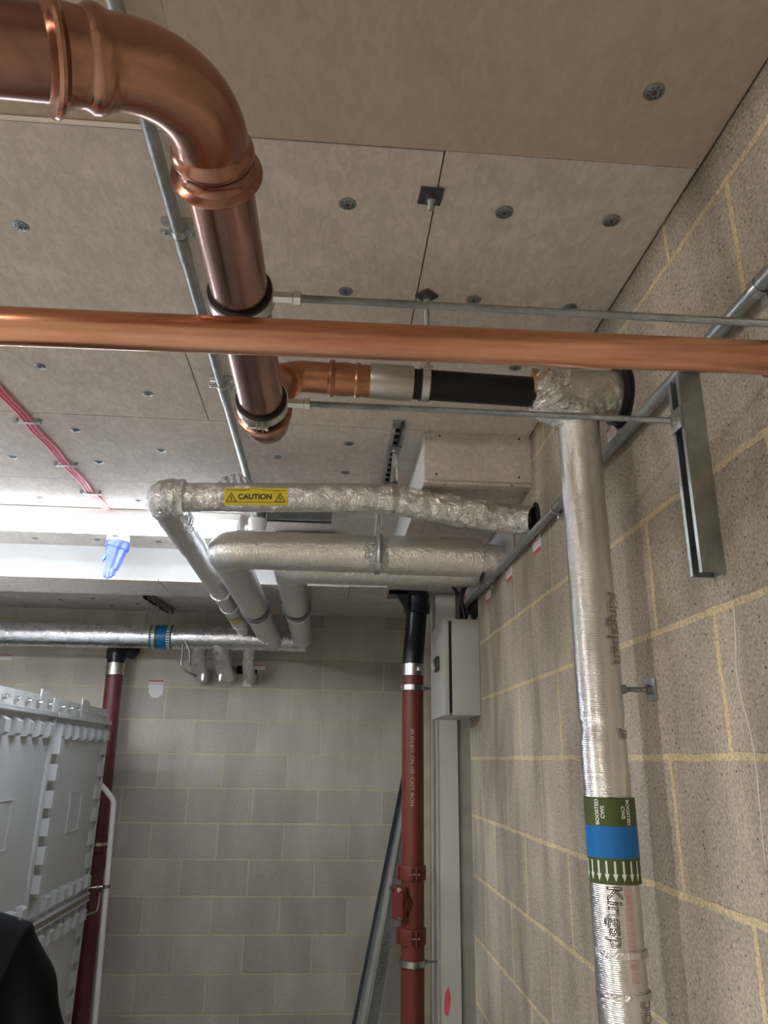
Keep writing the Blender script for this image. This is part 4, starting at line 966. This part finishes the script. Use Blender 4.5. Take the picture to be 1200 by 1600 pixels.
# ------------------------------------------------------------------ sectional tank
XT = -1.40
t = thing('water_tank', 'large pale grey sectional water tank with toothed panel edges at the left', 'water tank', (XT, 4, ZF))
zT, zM = .19, -.80
def tank_panel(y0, y1, z0, z1, teeth=True):
    bm = NB(); s = .045
    box(bm, XT - .03, XT, y0, y1, z0, z1)                         # flange plane
    # dished field
    t_ = bmesh.new()
    a, b, c, d_ = y0 + .02, y1 - .02, z0 + .02, z1 - .02
    box(bm, XT, XT + .016, y0 + .001, y0 + .012, z0, z1, .002); box(bm, XT, XT + .016, y1 - .012, y1 - .001, z0, z1, .002)
    box(bm, XT, XT + .030, y0, y1, z0, z0 + .012, .003); box(bm, XT, XT + .030, y0, y1, z1 - .012, z1, .003)
    # shallow central swelling
    G = []; N_ = 14
    for i in range(N_ + 1):
        row = []
        for j in range(N_ + 1):
            u, v_ = i / N_, j / N_; h = .018 * (math.sin(PI * u) * math.sin(PI * v_)) ** .8
            row.append(bm.verts.new((XT + .0005 + h, a + .10 + (b - a - .20) * u, c + .10 + (d_ - c - .20) * v_)))
        G.append(row)
    for i in range(N_):
        for j in range(N_): bm.faces.new((G[i][j], G[i + 1][j], G[i + 1][j + 1], G[i][j + 1]))
    ym, zm_ = (y0 + y1) / 2, (z0 + z1) / 2
    for (ya, yb, za, zb_) in ((ym - .12, ym + .12, zm_ + .10, zm_ + .105), (ym - .10, ym + .10, zm_ - .105, zm_ - .10), (ym - .10, ym - .095, zm_ - .10, zm_ + .10), (ym + .095, ym + .10, zm_ - .10, zm_ + .10)):
        box(bm, XT + .012, XT + .0215, ya, yb, za, zb_)
    # moulded ribs round the rim
    def rib_h(yc, zt1, up):
        w2 = .029; hgt = .085; pr = [(0, 0), (.034, -.022), (.034, -hgt + .012), (.022, -hgt), (0, -hgt)]
        prism(bm, [(u, v_ * up) for u, v_ in pr], yc - w2, yc + w2, lambda u, v_, w_: V((XT + .0005 + u, w_, zt1 + v_)))
    for k in range(7):
        yc = y0 + .09 + k * (y1 - y0 - .16) / 6; rib_h(yc, z1 - .030, 1); rib_h(yc, z0 + .030, -1)
    def rib_v(yt, zc_, dirn, pj):
        pr = [(0, 0), (pj, .0), (pj, .045), (pj * .35, .082), (0, .082)]
        prism(bm, [(u, v_ * dirn) for u, v_ in pr], zc_ - .040, zc_ + .040, lambda u, v_, w_: V((XT + .0005 + u, yt + v_, w_)))
    for k in range(6):
        zc_ = z0 + .19 + k * (z1 - z0 - .34) / 5; rib_v(y0 + .014, zc_, 1, .052)
        if y1 > 4.9: rib_v(y1 - .012, zc_, -1, .018)
    o = obj('panel', bm, M['tank'], t, ang=30)
for y0, y1 in ((4.02, 5.0), (3.03, 4.01), (2.04, 3.02)):
    for z0, z1 in ((zM + .012, zT), (ZF + .06, zM - .012)): tank_panel(y0, y1, z0, z1)
bm = NB(); box(bm, XT - .01, XT + .030, 2.04, 5.0, zM - .012, zM + .012, .003); obj('joint_seal', bm, M['tankseal'], t)
bm = NB(); box(bm, -3.4, XT - .03, 2.06, 4.98, ZF + .05, zT - .01); obj('inner_shell', bm, M['tank'], t, smooth=False)
bm = NB(); box(bm, -3.4, XT + .01, 2.0, 5.02, ZF, ZF + .06, .004); obj('base_frame', bm, M['tanksteel'], t)
# top flange angles with bolts and clipped corner plates
for (y0, y1) in ((4.02, 5.0), (3.03, 4.01), (2.04, 3.02)):
    bm = NB(); box(bm, XT - .012, XT - .006, y0, y1, zT, zT + .085, .001); box(bm, XT - .05, XT + .028, y0, y1, zT, zT + .012, .002)
    fl = obj('flange_angle', bm, M['tanksteel'], t)
    for k in range(7):
        yb = y0 + .09 + k * .133; bm = NB(); hexnut(bm, (XT + .002, yb, zT + .045), (1, 0, 0), .013, .016); sweep(bm, [(XT + .008, yb, zT + .045), (XT + .022, yb, zT + .045)], .006, 8); obj('bolt', bm, M['zinc'], fl)
    bm = NB(); ye_ = y1 - .02
    prism(bm, [(-.18, 0), (.0, 0), (.0, .05), (-.06, .095), (-.13, .10), (-.18, .10)], XT - .004, XT + .001, lambda u, v_, w_: V((w_, ye_ + u - (.35 if y0 > 4 else 0), zT + .012 + v_)))
    obj('corner_plate', bm, M['tanksteel'], fl)
bm = NB(); yy = 3.62; prism(bm, [(-.3, 0), (.0, 0), (-.06, .06), (-.18, .065), (-.24, .085), (-.3, .085)], XT - .30, XT - .296, lambda u, v_, w_: V((w_, yy + u, zT + .09 + v_))); obj('lid_edge', bm, M['tanksteel'], t)

# white overflow pipe with its bracket
wa = ony(163, 1232, 5.03); wb = ony(178, 1251, 5.05); wc = ony(148, 1600, 5.05); wd_ = (wc - wb).normalized(); we = wb + wd_ * ((ZF - wb.z) / wd_.z)
bm = NB(); sweep(bm, smoothp(resample([wa + V((-.05, -.03, .05)), wa, wb, we], .01), 4), .0165, 24)
tag(obj('overflow_pipe', bm, M['white']), 'thin white plastic pipe running down past the corner of the grey tank', 'pipe')
kb = (ony(165, 1385, 5.05).z - wb.z) / wd_.z; wp = wb + wd_ * kb
t = thing('pipe_bracket', 'small steel bracket holding the white pipe off the tank joint', 'bracket', wp)
bm = NB(); ring(bm, wp, wd_, .0168, .023, .02, 20); obj('ring', bm, M['galv_dark'], t)
bm = NB(); sweep(bm, [wp + V((-.02, 0, 0)), wp + V((-.13, -.02, -.01))], .005, 8); hexnut(bm, wp + V((-.05, -.008, -.004)), (1, 0, 0), .01, .01); obj('stud', bm, M['zinc'], t)
bm = NB(); q = V((XT + .03, 5.005, zM - .05)); sweep(bm, smoothp(resample([q + V((-.01, 0, -.05)), q + V((.05, 0, -.03)), q + V((.055, 0, .07))], .01), 2), .005, 8); obj('hook', bm, M['zinc'], t)

# ------------------------------------------------------------------ steel lengths leaning at the back wall
for k, (ta_, tb2, yt, yb_, m_, wd2, lab_) in enumerate(((617, 553, 5.47, 5.20, 'lathblue', .012, 'dark edged'), (624, 563, 5.50, 5.24, 'lathbright', .019, 'bright grey'), (637, 582, 5.53, 5.28, 'lathdull', .030, 'dull printed'))):
    a = ony(ta_, 1280, yt); b = ony(tb2, 1600, yb_); dd = (b - a).normalized(); e = a + dd * ((ZF + .012 - a.z) / dd.z); a = a - dd * (.30 - .05 * k)
    s1_ = V((1, 0, 0)); s1_ = (s1_ - dd * s1_.dot(dd)).normalized(); s2_ = dd.cross(s1_); Ln = (e - a).length
    bm = NB(); prism(bm, [(-wd2, 0), (wd2, 0), (wd2, .014), (wd2 - .003, .014), (wd2 - .003, .003), (-wd2 + .003, .003), (-wd2 + .003, .014), (-wd2, .014)], 0, Ln, lambda u, v_, w_: a + s1_ * u + s2_ * v_ * (1 if s2_.y > 0 else -1) + dd * w_)
    o = tag(obj('steel_length', bm, M[m_]), lab_ + ' steel channel length leaning on the back wall by the red soil pipe', 'steel channel', 'steel lengths leaning at the back wall')
    if k == 2:
        fr = -s2_ if s2_.y > 0 else s2_; bm = NB(); yv_ = ony(600, 1470, yb_ + .06); kk = (yv_.z - a.z) / dd.z
        tb_ = text_bm('METAL STUD 70 S50', .034, align='LEFT'); join(bm, wrap(tb_, lambda u, v_, w_: a + dd * (kk + .25 - u) + fr * .0006 + s1_ * (-v_)))
        obj('faded_lettering', bm, M['lathblue'], o, smooth=False)

# ------------------------------------------------------------------ electrical enclosure
ya_ = onx(750, 1040, XW).y; zt2 = onx(750, 966, XW - .002).z; zb2_ = onx(750, 1118, XW - .002).z
xb = ony(702, 1040, ya_).x; yb2 = ya_ + .42
t = thing('electrical_enclosure', 'light grey steel enclosure box on the wall beside the red soil pipe', 'electrical box', (XW, ya_, zb2_))
bm = NB(); box(bm, xb + .012, XW - .001, ya_, yb2, zb2_, zt2, .002); obj('body', bm, M['cabinet'], t)
bm = NB(); box(bm, xb - .002, xb + .013, ya_ + .008, yb2 - .01, zb2_ + .008, zt2 - .008); obj('gasket', bm, M['rubber'], t)
bm = NB(); box(bm, xb - .022, xb - .001, ya_ - .003, yb2 + .003, zb2_ - .003, zt2 + .003, .003); dr_ = obj('door', bm, M['cabinet'], t)
zk_ = onx(684, 1038, xb - .023).z; yk = onx(684, 1038, xb - .023).y
bm = NB(); box(bm, xb - .036, xb - .021, yk - .05, yk + .05, zk_ - .032, zk_ + .032, .008); obj('handle', bm, M['blackplastic'], dr_)
# cables dropping from the hole above into the box
for k, (p0_, p1_, sag) in enumerate((((.50, 3.25, .80), (.585, 3.30, zt2), .05), ((.515, 3.28, .80), (.60, 3.34, zt2), .04), ((.62, 3.20, .78), (.595, 3.22, zt2), .03), ((.625, 3.24, .78), (.61, 3.27, zt2), .02))):
    a = V(p0_); b = V(p1_); bm = NB(); mid = V((b.x if k < 2 else b.x - .03, b.y, (a.z + b.z) / 2 + .03))
    sweep(bm, smoothp(resample([a, mid, b + V((0, 0, .03)), b + V((0, 0, .002))], .01), 14), .0072, 12)
    tag(obj('black_cable', bm, M['blackcable']), ('outer curved black cable entering the top of the grey enclosure', 'inner curved black cable entering the top of the grey enclosure', 'left black cable from the wall hole above the enclosure', 'right black cable from the wall hole above the enclosure')[k], 'cable', 'black cables above the enclosure')
for k, (yy, xx) in enumerate(((3.26, .595), (3.2, .615))):
    bm = NB(); sweep(bm, [(xx, yy, zt2 - .002), (xx, yy, zt2 + .012), (xx, yy, zt2 + .03)], [.016, .016, .010], 16); obj('cable_gland', bm, M['blackplastic'] if k == 0 else M['galv_dark'], t)
hp1 = onx(733, 935, XW)
bm = NB(); box(bm, XW - .003, XW + .002, 3.16, 3.405, .60, .80); tag(obj('wall_opening', bm, M['hole']), 'dark opening in the block wall above the grey enclosure', 'opening')

# ------------------------------------------------------------------ stickers and tags
def sticker_wall(x, y, w_, h_, lab_, redbot=True):
    p = onx(x, y, XW - .001); t = thing('fire_seal_sticker', lab_, 'sticker', p, 'red and white stickers below the wall conduit')
    bm = NB(); box(bm, XW - .0022, XW - .0002, p.y - w_ / 2, p.y + w_ / 2, p.z - h_ / 2, p.z + h_ / 2); obj('paper', bm, M['tagwhite'], t, smooth=False)
    bm = NB(); box(bm, XW - .0028, XW - .0021, p.y - w_ / 2, p.y + w_ / 2, p.z - h_ / 2, p.z - h_ / 4); box(bm, XW - .0028, XW - .0021, p.y + w_ * .1, p.y + w_ / 2, p.z + h_ * .40, p.z + h_ / 2)
    for k in range(3): box(bm, XW - .0028, XW - .0021, p.y - w_ * .35, p.y + w_ * .35, p.z + h_ * (.02 + .13 * k), p.z + h_ * (.05 + .13 * k))
    obj('print', bm, M['tagred'], t, smooth=False)
sticker_wall(839, 852, .085, .050, 'red and white sticker right of the others below the wall conduit')
sticker_wall(796, 897, .085, .050, 'red and white sticker in the middle below the wall conduit')
sticker_wall(763, 932, .080, .045, 'red and white sticker nearest the grey enclosure')
sticker_wall(957, 680, .055, .042, 'red and white sticker between the foil pipe and the conduit')
def sticker_back(x, y, w_, h_, lab_, mred=False, nm='wall_tag', yy=YB):
    p = ony(x, y, yy - .002); t = thing(nm, lab_, 'sticker', p)
    bm = NB(); box(bm, p.x - w_ / 2, p.x + w_ / 2, yy - .0035, yy - .0005, p.z - h_ / 2, p.z + h_ / 2, .0005); obj('paper', bm, M['tagwhite'], t, smooth=False)
    if mred:
        bm = NB(); box(bm, p.x - w_ / 2, p.x + w_ / 2, yy - .0045, yy - .0034, p.z + h_ * .30, p.z + h_ * .5); box(bm, p.x - w_ * .45, p.x + w_ * .45, yy - .0045, yy - .0034, p.z + h_ * .02, p.z + h_ * .09); obj('print', bm, M['tagred'], t, smooth=False)
    return t
sticker_back(208, 1019, .085, .035, 'white and red sticker right of the black bend at the back wall', True)
sticker_back(8, 1027, .10, .035, 'white and red sticker at the left edge below the back pipe', True)
sticker_back(405, 1043, .09, .032, 'small sticker beside the foil stub under the back pipe', True)
tt = sticker_back(244, 1069, .105, .055, 'white tag with a red top and rounded bottom on the back wall', True)
p = ony(244, 1079, YB - .002); bm = NB(); sweep(bm, [(p.x, YB - .0036, p.z), (p.x, YB - .0006, p.z)], .052, 32); obj('round_tail', bm, M['tagwhite'], tt)
tt = sticker_back(387, 1063, .058, .088, 'white tag hanging below the small foil stub at the back wall', False, 'hanging_tag')
p = ony(387, 1063, YB - .002); bm = NB(); box(bm, p.x - .002, p.x + .002, YB - .005, YB - .003, p.z - .04, p.z + .04); sweep(bm, [(p.x, YB - .004, p.z + .04), (p.x, YB - .004, p.z + .085)], .002, 6); obj('cord', bm, M['galv_dark'], tt)
# dark slot behind the small stub
p = ony(389, 1047, YB - .002); bm = NB(); box(bm, p.x - .09, p.x + .06, YB - .002, YB + .001, p.z - .03, p.z + .03, .001); tag(obj('wall_opening', bm, M['hole']), 'dark cut in the back wall behind the small foil stub', 'opening')
# red sticker in the dark opening above the enclosure
p = onx(727, 922, XW - .004); bm = NB(); box(bm, XW - .006, XW - .0035, p.y - .05, p.y + .05, p.z - .03, p.z + .02); tag(obj('fire_seal_sticker', bm, M['tagred']), 'dark red sticker in the opening behind the black cables', 'sticker')
# pale drip line on the near block wall and pink paint on the white boxing
bm = NB(); pts = [onx(x, y, XW - .0006) for x, y in ((1147, 948), (1150, 1000), (1150, 1045), (1158, 1090), (1170, 1130), (1180, 1180), (1185, 1230), (1190, 1290), (1196, 1350))]
pts = smoothp(resample(pts, .01), 3); sweep(bm, pts, [.0016 - .0007 * i / len(pts) for i in range(len(pts))], 6); tag(obj('paint_drip', bm, M['paleline']), 'thin pale drip running down the near block wall', 'stain')
p = ony(699, 1565, 3.8995); bm = NB(); pr = []
for k in range(24):
    a = k * 2 * PI / 24; r_ = 1 + .25 * noise.noise(V((math.cos(a) * 2, math.sin(a) * 2, 3))); pr.append((p.x + .014 * math.cos(a) * r_ + .004 * math.sin(a), p.z + .055 * math.sin(a) * r_))
prism(bm, pr, 3.8988, 3.9001, lambda u, v_, w_: V((u, w_, v_))); tag(obj('paint_mark', bm, M['pinkspray'], smooth=False), 'pink paint mark low on the white boxing', 'paint mark')
# groove in the boxing
gx = ony(685, 1300, 3.90).x
bm = NB(); box(bm, gx - .004, gx + .004, 3.8975, 3.9005, ZF, onx(684, 1120, .55).z if False else .40); tag(obj('trim_10', bm, M['concrete']), kind='structure')

# ------------------------------------------------------------------ person in dark clothes, seen from behind at the lower left
def skinned(name, nodes, edges, m_, parent, sub=2, rootk=0, post=None):
    me = bpy.data.meshes.new(name); me.from_pydata([n_[0] for n_ in nodes], edges, []); o = bpy.data.objects.new(name, me); C.objects.link(o)
    md = o.modifiers.new('skin', 'SKIN'); 
    for i, n_ in enumerate(nodes):
        r_ = n_[1]; me.skin_vertices[0].data[i].radius = r_ if isinstance(r_, tuple) else (r_, r_); me.skin_vertices[0].data[i].use_root = (i == rootk)
    md.use_smooth_shade = True
    s_ = o.modifiers.new('sub', 'SUBSURF'); s_.levels = sub; s_.render_levels = sub
    bpy.context.view_layer.update()
    m2 = bpy.data.meshes.new_from_object(o.evaluated_get(bpy.context.evaluated_depsgraph_get())); bpy.data.objects.remove(o)
    b = bmesh.new(); b.from_mesh(m2); bpy.data.meshes.remove(m2)
    if post:
        for v in b.verts: v.co = post(v.co)
    return obj(name, b, m_, parent)
px0, py0 = -.915, 2.06
def PW(x, y, z): return (px0 + x, py0 + y, ZF + z * 1.012)
tper = thing('person', 'person in a dark jacket seen from behind, only the shoulder and arm in view', 'person', PW(0, 0, 0))
nodes = [(PW(0, 0, .96), (.15, .11)), (PW(0, 0, 1.15), (.13, .10)), (PW(0, .0, 1.34), (.16, .11)), (PW(0, 0, 1.47), (.075, .07)), (PW(0, .01, 1.52), (.056, .056)), (PW(0, .03, 1.585), (.070, .085)), (PW(0, .025, 1.665), (.074, .088))]
edges = [(i, i + 1) for i in range(6)]
for s in (-1, 1):
    b0 = len(nodes)
    nodes += [(PW(s * .17, 0, 1.41), (.06, .06)), (PW(s * .255, .02, 1.13), (.046, .046)), (PW(s * .24, .18, .93), (.036, .036)), (PW(s * .235, .23, .87), (.026, .036)), (PW(s * .23, .27, .82), (.018, .038))]
    edges += [(2, b0), (b0, b0 + 1), (b0 + 1, b0 + 2), (b0 + 2, b0 + 3), (b0 + 3, b0 + 4)]
    for j, (ox, ln) in enumerate(((-.028, .065), (-.010, .075), (.009, .070), (.027, .055))):
        q = len(nodes); nodes += [(PW(s * (.23 + ox), .295, .79), .009), (PW(s * (.23 + ox), .295 + ln * .5, .79 - ln * .5), .008), (PW(s * (.23 + ox), .295 + ln * .6, .79 - ln), .007)]
        edges += [(b0 + 4, q), (q, q + 1), (q + 1, q + 2)]
    q = len(nodes); nodes += [(PW(s * .19, .25, .83), .010), (PW(s * .175, .285, .80), .009)]; edges += [(b0 + 3, q), (q, q + 1)]
    l0 = len(nodes); nodes += [(PW(s * .10, 0, .86), (.09, .09)), (PW(s * .11, .01, .50), (.06, .06)), (PW(s * .115, -.02, .12), (.042, .042)), (PW(s * .12, .10, .045), (.038, .030))]
    edges += [(0, l0), (l0, l0 + 1), (l0 + 1, l0 + 2), (l0 + 2, l0 + 3)]
skinned('body', nodes, edges, M['skin'], tper)
fold = lambda co: co + V((noise.noise(co * 9), noise.noise(co * 9 + V((5, 0, 0))), 0)) * .014 + V((1, 0, 0)) * .006 * math.sin(co.z * 46 + co.x * 20)
jn = [(PW(0, 0, .84), (.19, .15)), (PW(0, 0, 1.10), (.185, .15)), (PW(0, 0, 1.34), (.19, .15)), (PW(0, 0, 1.50), (.082, .085))]; je = [(0, 1), (1, 2), (2, 3)]
for s in (-1, 1):
    q = len(jn); jn += [(PW(s * .19, 0, 1.385), (.080, .080)), (PW(s * .285, .02, 1.13), (.075, .075)), (PW(s * .265, .17, .95), (.058, .058)), (PW(s * .25, .205, .90), (.048, .048))]; je += [(2, q), (q, q + 1), (q + 1, q + 2), (q + 2, q + 3)]
skinned('jacket', jn, je, M['cloth'], tper, 3, 0, fold)
tn = [(PW(0, 0, .90), (.165, .13))]; te = []
for s in (-1, 1):
    q = len(tn); tn += [(PW(s * .10, 0, .82), (.105, .105)), (PW(s * .11, .01, .50), (.085, .085)), (PW(s * .115, -.02, .10), (.07, .08))]; te += [(0, q), (q, q + 1), (q + 1, q + 2)]
skinned('trousers', tn, te, M['cloth'], tper, 2, 0)
for s in (-1, 1):
    skinned('shoe', [(PW(s * .115, -.06, .05), (.048, .045)), (PW(s * .118, .04, .05), (.052, .045)), (PW(s * .12, .15, .045), (.046, .036))], [(0, 1), (1, 2)], M['shoe'], tper, 2, 0)
bm = NB(); tb_ = bmesh.new(); bmesh.ops.create_uvsphere(tb_, u_segments=28, v_segments=18, radius=1)
for v in tb_.verts: v.co = V((v.co.x * .088, v.co.y * .105, v.co.z * .10)) * (1 + .03 * noise.noise(v.co * 6))
join(bm, tb_, Matrix.Translation(V(PW(0, .005, 1.675)))); obj('hair', bm, M['hair'], tper)
for s in (-1, 1):
    bm = NB(); tb_ = bmesh.new(); bmesh.ops.create_uvsphere(tb_, u_segments=14, v_segments=10, radius=1)
    for v in tb_.verts: v.co = V((v.co.x * .010, v.co.y * .018, v.co.z * .030))
    join(bm, tb_, Matrix.Translation(V(PW(s * .078, .02, 1.63)))); obj('ear', bm, M['skin'], tper)
bm = NB(); sweep(bm, [PW(0, .108, 1.655), PW(0, .120, 1.635), PW(0, .132, 1.612), PW(0, .118, 1.602)], [.006, .009, .012, .006], 12); obj('nose', bm, M['skin'], tper)
